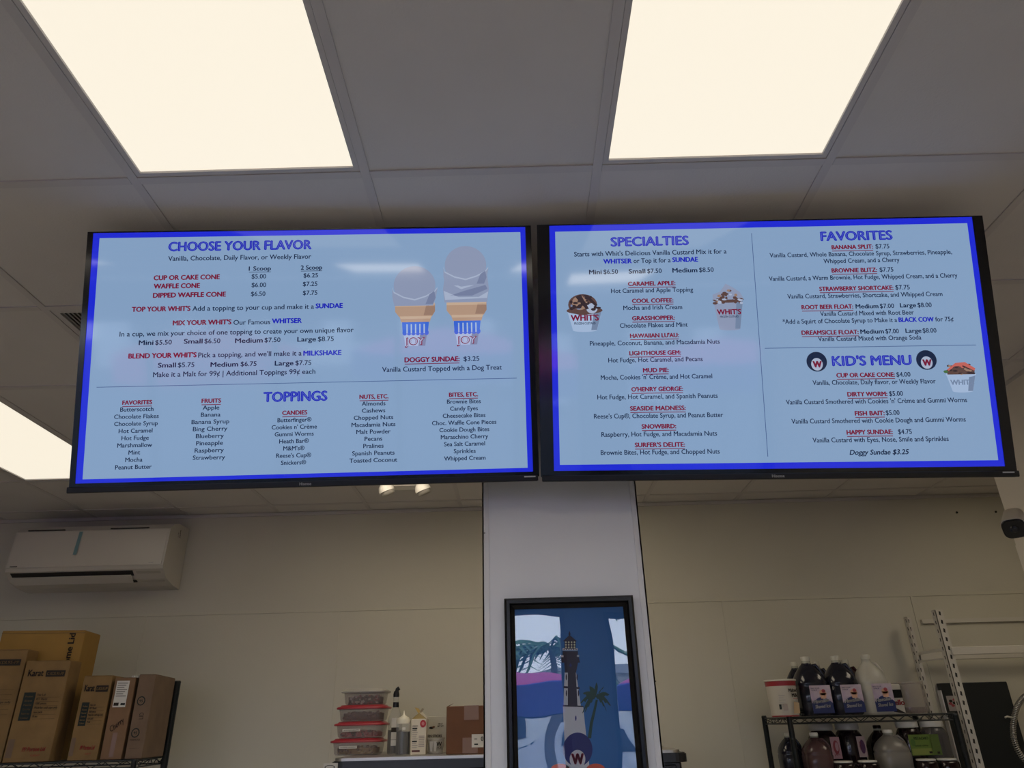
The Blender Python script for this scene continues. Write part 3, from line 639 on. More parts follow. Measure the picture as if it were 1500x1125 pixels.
slope_box(ax1 - .17, ax1 - .02, d1 + Vector((0, 0.005, -.004)), d2, .002, mat('ac_sensor_panel', (.42, .39, .33), .4), MB()).build('sensor_panel', r)
tp = MB(); a, b = at_y(120, 779, 4.44), at_y(110, 813, 4.424)
tp.add([(a.x - .012, 4.436, a.z), (a.x + .010, 4.436, a.z), (b.x + .010, 4.4175, b.z), (b.x - .012, 4.4175, b.z)], [(0, 1, 2, 3)], mat('blue_tape', (.16, .28, .30), .6)); tp.build('tape_strip', r)
p = Print((0, 4.419, 0)); p.quad(ax0 + .03, zfb + .028, ax0 + .075, zfb + .033, M_INK); p.quad(ax1 - .09, zfb + .034, ax1 - .06, zfb + .037, M_GREYM); p.build('badge', r)
p = Print((ax1 + .0006, 0, 0), (0, 1, 0), (0, 0, 1)); p.text('Inverter', 4.58, zt - .06, .018, M_INK, .05, rot=-PI / 2.2, bold=.02); p.text('a/c', 4.555, zt - .07, .012, M_INK, .03, rot=-PI / 2.2); p.build('printed_text', r)

# ================================================================== EMERGENCY LIGHT
c = at_z(592, 711, CZ); r = root('emergency_light', (c.x, 4.08, CZ), 'white twin-head emergency light fixed to the ceiling below the left menu screen', 'emergency light')
M_EW = mat('emergency_white', (.92, .89, .82), .4); M_EL = mat('lamp_lens', (.38, .36, .32), .3)
a, b = at_y(566, 709, 4.05), at_y(620, 709, 4.05); hz = at_y(592, 710, 4.03).z
MB().box(a.x, b.x, 4.03, 4.12, hz - .006, CZ - .0006, M_EW, bev=.006).build('housing', r)
for sx, px, py in ((-1, 566, 717), (1, 619, 716)):
    q = at_y(px, py, 4.0); X = Matrix.Rotation(math.radians(-22), 3, 'Y') @ Matrix.Rotation(math.radians(12), 3, 'X') @ Matrix.Rotation(PI, 3, 'X')
    hd = MB().lathe([(.010, -.040), (.026, -.035), (.039, -.020), (.045, .0), (.046, .012)], q, M_EW, n=24, X=X).build('lamp_head', r)
    MB().lathe([(.041, .012), (.040, .030), (.032, .036), (.012, .038)], q, M_EL, n=24, X=X).build('lens', hd)
    MB().tube([(q.x - sx * .02, 4.06, hz + .01), (q.x, q.y + .01, q.z + .02)], .012, M_EW).build('swivel', r)

# ================================================================== SECURITY CAMERA
q = at_y(1486, 774, 2.86); r = root('security_camera', (XR, 3.0, q.z), 'white bullet security camera with black face, on the right wall', 'camera')
X = Matrix.Rotation(math.radians(4), 3, 'Z')
face = q
m = MB(); Xb = Matrix.Rotation(PI / 2, 3, 'X') @ Matrix.Rotation(0, 3, 'Z')
yawm = Matrix.Rotation(math.radians(-42), 3, 'Z') @ Matrix.Rotation(math.radians(34), 3, 'X') @ Matrix.Rotation(PI / 2, 3, 'X')
M_CAMW = mat('camera_white', (.56, .52, .46), .4)
m.loft([(-.125, .030, .030, 2.6), (-.12, .036, .036, 2.8), (-.02, .042, .040, 3.2), (.0, .044, .042, 3.4)], q, M_CAMW, n=32, X=yawm).build('body', r)
MB().loft([(-.001, .041, .039, 3.4), (.005, .041, .039, 3.4), (.007, .037, .035, 3.2)], q, mat('camera_face_black', (.004, .005, .007), .15), n=32, X=yawm).build('face', r)
MB().lathe([(.016, .007), (.014, .012), (.006, .013)], q, mat('camera_lens', (.01, .012, .02), .05), n=20, X=yawm).build('lens', r)
MB().tube([q + Vector((.08, .06, .02)), (XR - .05, 2.98, q.z - .0), (XR - .012, 3.0, q.z - .0)], .014, M_CAMW).build('arm', r)
MB().lathe([(.045, 0), (.045, .012), (.03, .018)], (XR - .001, 3.0, q.z - .0), M_CAMW, n=24, X=Matrix.Rotation(-PI / 2, 3, 'Y')).build('base', r)
# conduit cable under the camera
cb = MB().tube([(XR - .006, 3.05, q.z - .05), (XR - .006, 3.09, q.z - .5), (XR - .006, 3.10, .4)], .004, M_CAMW); tag(cb.build('camera_cable'), 'thin white cable running down the right wall from the camera', 'cable')
# ================================================================== BLACK UNIT WITH STEEL TOP, CENTRE LEFT
ZT = EYE - .120; ux0, ux1, uy0, uy1 = at_z(469, 1114, ZT).x, at_y(1018, 1118, 3.56).x, at_z(560, 1109.5, ZT).y, 4.62
r = root('refrigerated_cabinet', ((ux0 + ux1) / 2, (uy0 + uy1) / 2, 0), 'tall black cabinet with a shiny steel top edge, behind the column', 'cabinet')
M_CABB = mat('cabinet_black', (.012, .013, .016), .35)
MB().box(ux0 + .03, ux1 - .03, uy0 + .03, uy1, .12, ZT - .045, M_CABB, bev=.01).build('body', r)
def rr(x0, x1, y0, y1, rad, n=6):
    pts = []
    for cx, cy, a0 in ((x1 - rad, y1 - rad, 0), (x0 + rad, y1 - rad, 90), (x0 + rad, y0 + rad, 180), (x1 - rad, y0 + rad, 270)):
        for i in range(n + 1): t = math.radians(a0 + 90 * i / n); pts.append((cx + rad * math.cos(t), cy + rad * math.sin(t)))
    return pts
MB().prism(rr(ux0, ux1, uy0, uy1, .06), ZT - .050, ZT - .016, M_CABB, 'Z').prism(rr(ux0 + .006, ux1 - .006, uy0 + .006, uy1, .055), ZT - .016, ZT - .012, M_CABB, 'Z').build('top_moulding', r)
MB().prism(rr(ux0 + .012, ux1 - .03, uy0 + .010, uy1 - .01, .05), ZT - .012, ZT, M_STEEL, 'Z').build('steel_top', r)
for k in range(3):
    x0 = ux0 + .05 + k * (ux1 - ux0 - .1) / 3; x1 = x0 + (ux1 - ux0 - .1) / 3 - .008
    d = MB().box(x0, x1, uy0 + .012, uy0 + .03, .2, ZT - .06, M_CABB, bev=.004).build('door', r)
    MB().tube([(x1 - .04, uy0 - .012, 1.1), (x1 - .04, uy0 - .012, .8)], .010, M_GREYM).build('handle', d)
for x in (ux0 + .08, ux1 - .08):
    for y in (uy0 + .09, uy1 - .08): MB().lathe([(.025, 0), (.025, .02), (.018, .03), (.018, .125)], (x, y, 0), M_GREYM, n=12).build('foot', r)
p = Print((0, uy0 + .0055, 0)); a = at_y(474, 1113, uy0).x; b = at_y(502, 1113, uy0).x
p.quad(a, ZT - .047, b, ZT - .018, M_PAPER); p.ell((a + b) / 2 - .014, ZT - .034, .024, .008, M_INKG, 2, 16); p.ell((a + b) / 2 - .014, ZT - .034, .020, .0055, M_PAPER, 3, 16); p.quad(b - .02, ZT - .038, b - .01, ZT - .030, M_INKG, 2)
p.o = Vector((0, uy0 - .0005, 0)); p.build('badge', r)

def place_x(px, y): return at_y(px, 1080, y).x
# --- stacked food tubs
def solid_fill(m, c, z0, z1, a, b, mt, bits, seed, e=5):
    m.loft([(z0, a - .012, b - .012, e), (z1, a - .010, b - .010, e)], c, mt, n=24, smooth=False)
    rnd = random.Random(seed)
    for _ in range(70):
        x = rnd.uniform(-a + .02, a - .02); y = rnd.choice([-b + .013, rnd.uniform(-b + .02, b - .02)]); z = z1 + rnd.uniform(-.004, .006) if y > -b + .014 else rnd.uniform(z0, z1)
        s = rnd.uniform(.003, .007); X = Matrix.Translation((c[0] + x, c[1] + y, c[2] + z)) @ Matrix.Rotation(rnd.uniform(0, 3), 4, 'Z') @ Matrix.Rotation(rnd.uniform(0, 3), 4, 'X')
        m.box(-s, s, -s, s, -s * .6, s * .6, rnd.choice(bits), X=X)
    return m
F1 = [mat('crumb_gold', (.30, .19, .05), .8), mat('crumb_brown', (.12, .07, .03), .8), mat('crumb_pale', (.42, .33, .18), .8)]
F2 = [mat('candy_red', (.35, .03, .04), .5), mat('candy_pink', (.45, .16, .16), .5), mat('candy_dark', (.06, .03, .03), .6)]
F3 = [mat('nut_dark', (.08, .035, .025), .7), mat('nut_brown', (.15, .07, .04), .7), F2[2]]
F4 = [mat('cookie_black', (.03, .022, .02), .8), mat('cookie_cream', (.5, .46, .40), .8), mat('sprinkle_red', (.28, .05, .06), .6)]
M_TUB = mat('tub_clear', (.36, .30, .29), .2, alpha=.42)
YT = 4.13; tw = place_x(565, YT) - place_x(488.5, YT)
zt0 = ZT + .0005
def zpx(py, Y, px=528): return at_y(px, py, Y).z
lv = [ZT] + [zpx(1080.5, YT - .12), zpx(1056.5, YT - .12), zpx(1031.5, YT - .12), zpx(1008, YT - .12)]
lv = [ZT + k * (lv[4] - ZT) / 4 for k in range(5)]
tubs = [('bottom tub of the red-lidded stack, clear with golden crumbs and a white label', 488.5, 565, M_REDLID, F1, .45, 2, True),
        ('second tub from the bottom, red lid, pink pieces and a white label', 492, 568, M_REDLID, F2, .35, 3, True),
        ('third tub up, red lid and dark brown pieces inside, no label', 494, 569, M_REDLID, F3, .55, 4, False),
        ('topmost tub of the stack, pale clear lid over speckled red and black bits', 499.5, 567, mat('pale_clear_lid', (.40, .38, .34), .3, alpha=.8), F4, .55, 5, False)]
for k, (lb, p0, p1, lm, fl_, fr_, sd, lab) in enumerate(tubs):
    c = ((place_x(p0, YT) + place_x(p1, YT)) / 2, YT, lv[k] + .0005); hw = (place_x(p1, YT) - place_x(p0, YT)) / 2 ; h = lv[k + 1] - lv[k]; b = .10
    r = root('food_tub', c, lb, 'tub', 'stack of plastic food tubs'); hb = hw - .012
    m = MB(); m.loft([(0, hb - .016, b - .018, 5), (.008, hb - .008, b - .010, 5), (h * .78, hb, b - .004, 5)], c, M_TUB, caps=False); m.loft([(0.0, hb - .022, b - .024, 5), (.003, hb - .02, b - .022, 5)], c, M_TUB)
    m.build('body', r)
    solid_fill(MB(), c, .006, h * .78 * fr_ + .004, hb - .012, b - .014, fl_[0] if k != 3 else fl_[0], fl_, sd).build('contents', r)['kind'] = 'stuff'
    MB().loft([(h * .74, hw, b + .004, 5), (h * .80, hw + .002, b + .006, 5), (h * .86, hw, b + .004, 5), (h * .9, hw - .014, b - .010, 5), (h * .985, hw - .020, b - .016, 5)], c, lm).build('lid', r)
    if lab:
        p = Print((0, YT - b - .001, 0)); u = c[0] - .035; p.quad(u - .045, c[2] + h * .40, u + .045, c[2] + h * .55, M_PAPER); p.text('INGREDIENTS' if k else 'COOKIE DOUGH', u, c[2] + h * .475, .006, M_INK, .075, bold=.02, k=2)
        p.P = p.P; p.build('label', r)
# --- pourer bottle
Y = 4.02
def bottle_frame(x0, x1, ytop, Y): return place_x((x0 + x1) / 2, Y), (place_x(x1, Y) - place_x(x0, Y)) / 2, at_y((x0 + x1) / 2, ytop, Y).z
cx, hr, zt = bottle_frame(568, 588, 1008, Y); H = zt - ZT; hr = max(hr, .036)
r = root('syrup_bottle', (cx, Y, ZT), 'tall clear syrup bottle with a black pourer spout, half full of dark liquid', 'bottle'); c = (cx, Y, ZT + .0005)
M_BGL = mat('bottle_clear', (.50, .48, .42), .08, alpha=.28)
MB().lathe([(hr - .004, 0), (hr, .006), (hr, H * .50), (hr * .97, H * .54), (hr * .62, H * .64), (hr * .42, H * .70), (hr * .38, H * .86)], c, M_BGL, n=28).build('body', r)
MB().lathe([(hr * .93, .004), (hr * .95, .010), (hr * .95, H * .36)], c, M_DKSYRUP, n=28).build('liquid', r)
MB().lathe([(hr * .44, H * .70), (hr * .42, H * .78)], c, M_BLACK, n=20).build('neck_band', r)
MB().lathe([(hr * .42, H * .86), (hr * .44, H * .90), (hr * .34, H * .95)], c, M_BLACK, n=20).tube([(cx, Y, ZT + H * .93), (cx + .004, Y, ZT + H * .98), (cx + .014, Y, ZT + H)], .010, M_BLACK).build('pourer', r)
m = MB()
for (a0, a1, z0, z1, mt) in ((20, 62, .22, .54, mat('bottle_label_white', (.55, .52, .46), .6)), (20, 62, .13, .215, M_PAPER), (20, 62, .33, .40, M_INK)):
    n = 8; vs = []
    rr_ = hr + (.0012 if mt is M_INK else .0008)
    for i in range(n + 1):
        t = math.radians(-90 - 20 + (a0 - 20) + (a1 - a0 + 20) * i / n); vs += [(cx + rr_ * math.cos(t), Y + rr_ * math.sin(t), ZT + H * z0), (cx + rr_ * math.cos(t), Y + rr_ * math.sin(t), ZT + H * z1)]
    m.add(vs, [(2 * i, 2 * i + 2, 2 * i + 3, 2 * i + 1) for i in range(n)], mt)
m.build('label', r)
# --- squeeze bottle
Y = 3.93; cx, hr, zt = bottle_frame(580, 601, 1041, Y); H = zt - ZT; c = (cx, Y, ZT + .0005)
r = root('squeeze_bottle', (cx, Y, ZT), 'clear squeeze bottle of dark sauce with a pale pointed cap', 'bottle')
MB().lathe([(hr - .003, 0), (hr, .005), (hr, H * .70), (hr * .95, H * .72)], c, M_CLEAR, n=28).build('body', r)
MB().lathe([(hr * .94, .003), (hr * .95, H * .52)], c, M_DKSYRUP, n=28).build('liquid', r)
MB().lathe([(hr * 1.02, H * .70), (hr * 1.02, H * .79), (hr * .85, H * .83), (hr * .35, H * .87), (hr * .16, H * .90), (hr * .08, H)], c, mat('natural_cap', (.66, .63, .52), .4), n=24).build('cap', r)
p = Print((0, Y - hr - .001, 0)); p.quad(cx, ZT + H * .56, cx + .016, ZT + H * .62, M_PAPER); p.build('label', r)
# --- gable carton
Y = 3.90; x0, x1 = place_x(602, Y), place_x(624, Y); zs_ = at_y(613, 1053, Y).z; c = ((x0 + x1) / 2, Y, ZT); wd = (x1 - x0) / 2
r = root('gable_carton', c, 'opened white gable-top carton with a red logo and printed columns', 'carton'); M_CTN = mat('carton_white', (.68, .62, .50), .5); M_CTNI = mat('carton_inside', (.42, .30, .10), .6)
MB().box(x0, x1, Y, Y + .075, ZT + .0005, zs_, M_CTN, bev=.0015).build('body', r)
zp = at_y(613, 1044, Y).z; ztp = at_y(610, 1036, Y).z
MB().prism([(x0, zs_), (x1, zs_), (c[0], zp)], Y + .002, Y + .006, M_CTNI, 'Y').add([(x0, Y, zs_), (x0, Y + .075, zs_), (c[0], Y + .075, zp + .01), (c[0], Y, zp)], [(0, 1, 2, 3)], M_CTN).add([(x1, Y, zs_), (x1, Y + .075, zs_), (c[0], Y + .075, zp + .01), (c[0], Y, zp)], [(0, 1, 2, 3)], M_CTN).build('gable', r)
MB().add([(c[0] - .002, Y + .01, zp - .008), (c[0] - .024, Y + .0, ztp), (c[0] - .008, Y + .04, ztp - .005), (c[0] + .004, Y + .05, zp)], [(0, 1, 2, 3)], M_CTNI).add([(c[0] - .004, Y + .01, zp - .006), (c[0] + .014, Y + .0, ztp - .004), (c[0] + .020, Y + .03, ztp - .008), (c[0] + .006, Y + .04, zp)], [(0, 1, 2, 3)], M_CTN).build('spout_flap', r)
p = Print((0, Y - .0008, 0)); hC = zs_ - ZT
p.ell(x1 - .016, zs_ - .022, .015, .017, mat('logo_red', (.45, .03, .04), .5), 1, 16); p.ell(x1 - .016, zs_ - .022, .007, .008, mat('logo_pink', (.6, .2, .2), .5), 2, 12)
for i in range(11): p.quad(x0 + .006, zs_ - .03 - i * .0095, x0 + .033 - (i % 3) * .003, zs_ - .033 - i * .0095 - (.003 if i in (1, 7) else 0), M_INKG if i in (0, 1, 2, 7) else mat('faint_print', (.38, .33, .30), .7))
for i in range(7): p.quad(x0 + .038, zs_ - .075 - i * .0075, x1 - .008, zs_ - .078 - i * .0075, mat('faint_print', (.38, .33, .30), .7))
p.quad(x0 + .006, ZT + .012, x0 + .045, ZT + .020, mat('band_brown', (.10, .03, .03), .6)); p.build('printed_panel', r)
# --- white box of sticks and clear cup in front
Y = 4.12; x0, x1 = place_x(623, Y), place_x(654, Y); z1 = at_y(638, 1049, Y).z
r = root('product_box', ((x0 + x1) / 2, Y, ZT), 'off-white box printed with sticks lettering, behind the plastic cup', 'box'); M_PBX = mat('box_offwhite', (.46, .43, .35), .6)
MB().box(x0, x1, Y, Y + .12, ZT + .0005, z1, M_PBX, bev=.002).build('body', r)
p = Print((0, Y - .0008, 0)); zz = at_y(638, 1078, Y).z; p.text('ORN STICKS', (x0 + x1) / 2 - .012, zz, .012, M_INK, .085, bold=.03); p.text('NET WT', x1 - .032, zz + .045, .007, M_INK, .032, bold=.03); p.text('100 CT', x1 - .032, zz + .056, .007, M_INK, .024, bold=.03)
p.ell(x0 + .03, zz + .038, .012, .006, M_INK, 1, 10); p.ell(x0 + .042, zz + .042, .008, .004, M_CARDB, 2, 10); p.build('printed_panel', r)
Y = 3.98; cx, hr, zt = bottle_frame(626, 651, 1081, Y); c = (cx, Y, ZT + .0005); H = zt - ZT
r = root('plastic_cup', (cx, Y, ZT), 'low clear plastic cup with dark lettering, beside the brown box', 'cup')
MB().lathe([(hr * .82, 0), (hr * .84, .004), (hr, H * .9), (hr * 1.05, H * .92), (hr * 1.05, H), (hr * .98, H)], c, mat('cup_plastic', (.55, .53, .47), .2, alpha=.6), n=32, caps=False).lathe([(hr * .8, .001), (hr * .8, .003)], c, M_CLEAR, n=32).build('body', r)
p = Print((0, Y - hr - .001, 0)); p.text('W', cx + hr * .5, ZT + H * .62, .02, M_INK, .026, bold=.04); p.text('ICE', cx + hr * .55, ZT + H * .40, .008, M_INK, .02, bold=.02)
for i in (-.4, .05): p.poly([(cx + hr * (i - .1), ZT + .012), (cx + hr * (i + .1), ZT + .012), (cx + hr * (i + .2), ZT + H * .8), (cx + hr * (i - .2), ZT + H * .8)], mat('cup_print', (.50, .48, .43), .4))
p.build('printed_text', r)
# --- brown box
Y = 3.80; x0 = place_x(653.5, Y); x1 = x0 + .36; z1 = at_y(680, 1034, Y).z
r = root('cardboard_box', ((x0 + x1) / 2, Y + .13, ZT), 'reddish-brown taped cardboard box on the steel-topped cabinet, partly hidden by the column', 'box')
MB().box(x0, x1, Y, Y + .26, ZT + .0005, z1, M_CARDB, bev=.003).build('body', r)
MB().box(x0 + .085, x0 + .155, Y - .0012, Y + .2, z1 - .062, z1 + .0012, M_TAPE).box(x0 + .078, x0 + .15, Y - .0012, Y, ZT + .004, ZT + .07, M_TAPE).build('tape', r)
MB().add([(x0 + .002, Y + .01, z1), (x0 + .03, Y + .01, z1 + .012), (x0 + .03, Y + .05, z1 + .014), (x0 + .002, Y + .08, z1)], [(0, 1, 2, 3)], M_CARDB).build('flap', r)
p = Print((0, Y - .0018, 0)); a = place_x(691, Y); zz = at_y(700, 1085, Y).z; p.quad(a, zz - .028, a + .12, zz + .028, M_PAPER); p.text('03', a + .055, zz + .008, .018, M_INK, .022, bold=.03, k=2); p.quad(a + .012, zz - .018, a + .03, zz - .012, M_INKG, 2); p.quad(a + .012, zz + .006, a + .026, zz + .009, M_INKG, 2)
p.build('label', r)
# ================================================================== LEFT RACK WITH CARDBOARD BOXES
AL = math.radians(9); PL = at_y(196, 1112, 3.92); ZS = PL.z; uL = Vector((math.cos(AL), math.sin(AL), 0)); nL = Vector((-math.sin(AL), math.cos(AL), 0))
def hitL(px, py, back=0.0):
    d = ray(px, py); o = Vector((0, 0, EYE)); P = PL + nL * back; t = (P - o).dot(nL) / d.dot(nL); q = o + d * t - P; return q.dot(uL), q.z + P.z
def truss(m, a, b, z0, z1, mt, step=.05, rw=.0035):
    a, b = Vector(a), Vector(b); L = (b - a).length; n = max(2, int(L / step))
    m.tube([(a.x, a.y, z1), (b.x, b.y, z1)], rw, mt, 6); m.tube([(a.x, a.y, z0), (b.x, b.y, z0)], rw, mt, 6)
    pts = [((a + (b - a) * i / n).x, (a + (b - a) * i / n).y, z0 if i % 2 else z1) for i in range(n + 1)]; m.tube(pts, rw * .7, mt, 5)
def wire_shelf(r, x0, x1, y0, y1, z, rim=.03, step=.032, mt=None):
    mt = mt or M_DARKM; m = MB()
    for a, b in (((x0, y0, 0), (x1, y0, 0)), ((x0, y1, 0), (x1, y1, 0)), ((x0, y0, 0), (x0, y1, 0)), ((x1, y0, 0), (x1, y1, 0))): truss(m, a, b, z - rim, z - .004, mt)
    m.build('shelf_rim', r)
    m = MB(); n = int((x1 - x0) / step)
    for i in range(1, n): m.tube([(x0 + (x1 - x0) * i / n, y0, z - .003), (x0 + (x1 - x0) * i / n, y1, z - .003)], .003, mt, 5)
    for i in range(1, 4): m.tube([(x0, y0 + (y1 - y0) * i / 4, z - .009), (x1, y0 + (y1 - y0) * i / 4, z - .009)], .0035, mt, 5)
    m.build('wire_deck', r)['kind'] = 'stuff'
def post(r, x, y, z1, rad=.013, mt=None):
    m = MB(); n = int(z1 / .05); pr = [(rad * .9, 0)]
    m.lathe([(rad, 0), (rad, z1 - .01), (rad * 1.1, z1 - .008), (rad * .8, z1)], (x, y, 0), mt or M_DARKM, n=14)
    for i in range(2, n): m.lathe([(rad + .0006, -.002), (rad + .0012, 0), (rad + .0006, .002)], (x, y, i * .05), mt or M_DARKM, n=10)
    return m.build('post', r)
r = local(root('wire_shelving', (PL.x, PL.y, 0), 'black wire shelving rack holding the cardboard boxes at far left', 'shelving', rz=AL))
dep = .42; W_ = 1.25
wire_shelf(r, -W_, .02, -.02, dep, ZS, rim=.035); wire_shelf(r, -W_, .02, -.02, dep, .9); wire_shelf(r, -W_, .02, -.02, dep, .35)
# rear post at the right end rises above the shelf
q = at_y(225, 1065, PL.y + dep); sr = (q - PL).dot(uL)
post(r, .035, dep - .01, at_y(236, 998, (PL + uL * .035 + nL * dep).y).z, rad=.018); post(r, -W_, dep - .01, ZS + .4, rad=.016)
post(r, .01, -.02, ZS - .0, rad=.013); post(r, -W_, -.02, ZS, rad=.013)
M_SIDEC = None
def carton(name, lb, px0, px1, ytop, back, depth, mt, pr=None, wbot=None, grp='cardboard boxes standing on the left rack', tilt=None, flaps=True):
    s0, _ = hitL(px0, 1112, back); s1, _ = hitL(px1, 1112, back); _, z1 = hitL((px0 + px1) / 2, ytop, back)
    h = z1 - ZS; wd = s1 - s0; o = PL + uL * s0 + nL * back
    r = local(root(name, (o.x, o.y, ZS + .0008), lb, 'box', grp, rz=AL))
    MB().box(0, wd, 0, depth, 0, h, mt, bev=.002).build('body', r)
    if flaps:
        m = MB(); m.box(.002, wd - .002, .0, depth * .49, h, h + .003, mt).box(.002, wd - .002, depth * .51, depth, h, h + .003, mt).build('flap', r)
    p = Print((0, -.0012, 0))
    if pr: pr(p, wd, h)
    if p.v: p.build('printed_panel', r)
    return r, wd, h
def pr_tall(p, w_, h, scale=1):
    s_ = w_; p.text('Karat', w_ * .27, h - .055, .030, M_INK, w_ * .34, bold=.03); p.quad(w_ * .50, h - .074, w_ * .93, h - .044, M_INK); p.text('C-KDL95-PP', w_ * .715, h - .059, .014, M_CARD, w_ * .38, bold=.02, k=2)
    z0, z1 = h * .40, h * .68; p.quad(w_ * .12, z0, w_ * .38, z1, M_INKG)
    for i, t in enumerate(['Product', 'Size', 'Material', 'Quantity', 'Item no', 'Colour']): p.text(t, w_ * .25, z1 - .018 - i * (z1 - z0 - .03) / 5, .008, M_CARD, w_ * .17, bold=.02, k=2)
    for i, t in enumerate(['Flat Lid', 'PET Plastic', '1000 pieces', 'Made for cold cups only', 'case pack', '95 mm']):
        zz = z1 - .012 - i * (z1 - z0 - .03) / 5; p.text(t, w_ * .42, zz, .010, M_INK, w_ * .022 * len(t), align='l', bold=.02); p.quad(w_ * .42, zz - .012, w_ * .92, zz - .0112, M_INK)
    p.quad(w_ * .64, h * .28, w_ * .78, h * .34, M_INK) if False else None
    p.text('PP Portion Lid', w_ * .62, .055, .018, M_INKR, w_ * .5, bold=.03, shear=.2); p.text('KARAT', w_ * .68, .028, .008, M_INKR, w_ * .2); p.quad(w_ * .03, .02, w_ * .17, .10, M_CARDG)
def pr_yellow(p, w_, h):
    p.text('Dome Lid', w_ - .060, h - .105, .030, M_INK, .185, bold=.05, rot=PI / 2)
    p.quad(.0, h - .012, w_, h - .008, M_CARD)
    p.quad(.06, .02, w_ * .9, h - .17, M_CARD) if False else None
def pr_cherry(p, w_, h):
    p.text('Cherry', w_ * .50, h * .42, .026, M_INK, w_ * .75, rot=.7, bold=.005, shear=.4); p.quad(w_ * .40, .01, w_ * .62, h * .32, M_TAPE)
def pr_recycle(p, w_, h):
    for cz in (h * .68, h * .30):
        p.ell(w_ * .38, cz, .020, .022, M_INKG, 1, 12); p.ell(w_ * .38, cz, .015, .017, M_CARDG, 2, 12); p.text('95', w_ * .38, cz, .012, M_INKG, .016, bold=.03, k=3)
    p.text('PLEASE RECYCLE', w_ * .42, h * .22, .006, M_INK, w_ * .6, bold=.02); p.quad(w_ * .18, h * .12, w_ * .8, h * .122, M_INK); p.text('LID', w_ * .55, h * .5, .02, M_INK, .03, rot=PI / 2)
carton('cardboard_box', 'largest tallest cardboard box on the left rack, yellowish front with vertical lid lettering', -46, 84, 925, .17, .22, M_CARDY, pr_yellow)
carton('cardboard_box', 'cardboard box at the very left edge of the photo, cut off by the frame', -100, 2, 953, .03, .12, M_CARD, pr_tall)
carton('cardboard_box', 'wide printed cardboard box in front of the yellow-fronted one, second from the left edge', 4, 72, 969, .01, .14, M_CARD, pr_tall)
carton('cardboard_box', 'slim printed tan box right of the tall yellow-fronted one', 98, 141, 991, .02, .36, M_CARD, pr_tall)
rc, wd, h = carton('cardboard_box', 'pinkish cardboard box with white shipping label and scrawled handwriting', 146, 177, 994, .02, .36, M_CARDP, pr_cherry)
p = Print((0, -.0016, 0)); lw = wd * .62; lx = wd * .12; p.quad(lx, h - .135, lx + lw, h - .012, M_PAPER)
for i in range(7): p.quad(lx + .006, h - .022 - i * .010, lx + lw * (.9 - .12 * (i % 3)), h - .025 - i * .010, M_INK, 2)
p.quad(lx + .004, h - .128, lx + lw * .45, h - .114, M_INK, 2); p.quad(lx + lw * .6, h - .126, lx + lw * .95, h - .116, M_INKG, 2); p.build('shipping_label', rc)
m = MB()
for i in range(4): m.box(wd * .78 + i * .009, wd * .78 + i * .009 + .005, .002, .20, h + .003, h + .012, M_PAPER)
m.build('label_strip', rc)
carton('cardboard_box', 'greyish cardboard box with recycling marks at the right end of the left rack', 182, 207, 989, .02, .36, M_CARDG, pr_recycle)
r_, w__, h__ = carton('cardboard_box', 'thin yellowish cardboard sheet box poking out behind the tallest box', 60, 92, 947, .40, .02, M_CARDY, None, flaps=False)

# ================================================================== RIGHT BLACK WIRE RACK
YR0, YR1 = 4.17, 4.60; zr = EYE + .004; rx0, rx1 = at_y(1140, 1052, YR0).x + .06, at_y(1399, 1046, YR0).x
rx0 = at_y(1156, 1052, YR0).x
r = root('wire_shelving', ((rx0 + rx1) / 2, (YR0 + YR1) / 2, 0), 'black wire shelving rack holding syrup jugs, on the right', 'shelving')
Z2 = EYE - .275
wire_shelf(r, rx0, rx1, YR0, YR1, zr, rim=.034); wire_shelf(r, rx0, rx1, YR0, YR1, Z2, rim=.034); wire_shelf(r, rx0, rx1, YR0, YR1, .6)
for x, y in ((rx0, YR0), (rx0, YR1), (rx1, YR1)): post(r, x, y, zr + (.01 if x == rx0 else -.004), rad=.0145)
post(r, rx1, YR0, zr - .004, rad=.0145)
def X_at(px, Y, py=1050): return at_y(px, py, Y).x
M_LBLP = mat('jug_label_lilac', (.42, .34, .46), .5, col2=(.52, .44, .50), nscale=30); M_LBLB = mat('jug_label_navy', (.02, .03, .12), .4); M_CONEP = mat('label_peach', (.62, .36, .24), .5); M_LRED = mat('label_berry', (.32, .05, .06), .5)
M_CAPW = mat('jug_cap_white', (.50, .49, .42), .4); M_NECK = mat('jug_neck_clear', (.42, .43, .36), .25, alpha=.8)
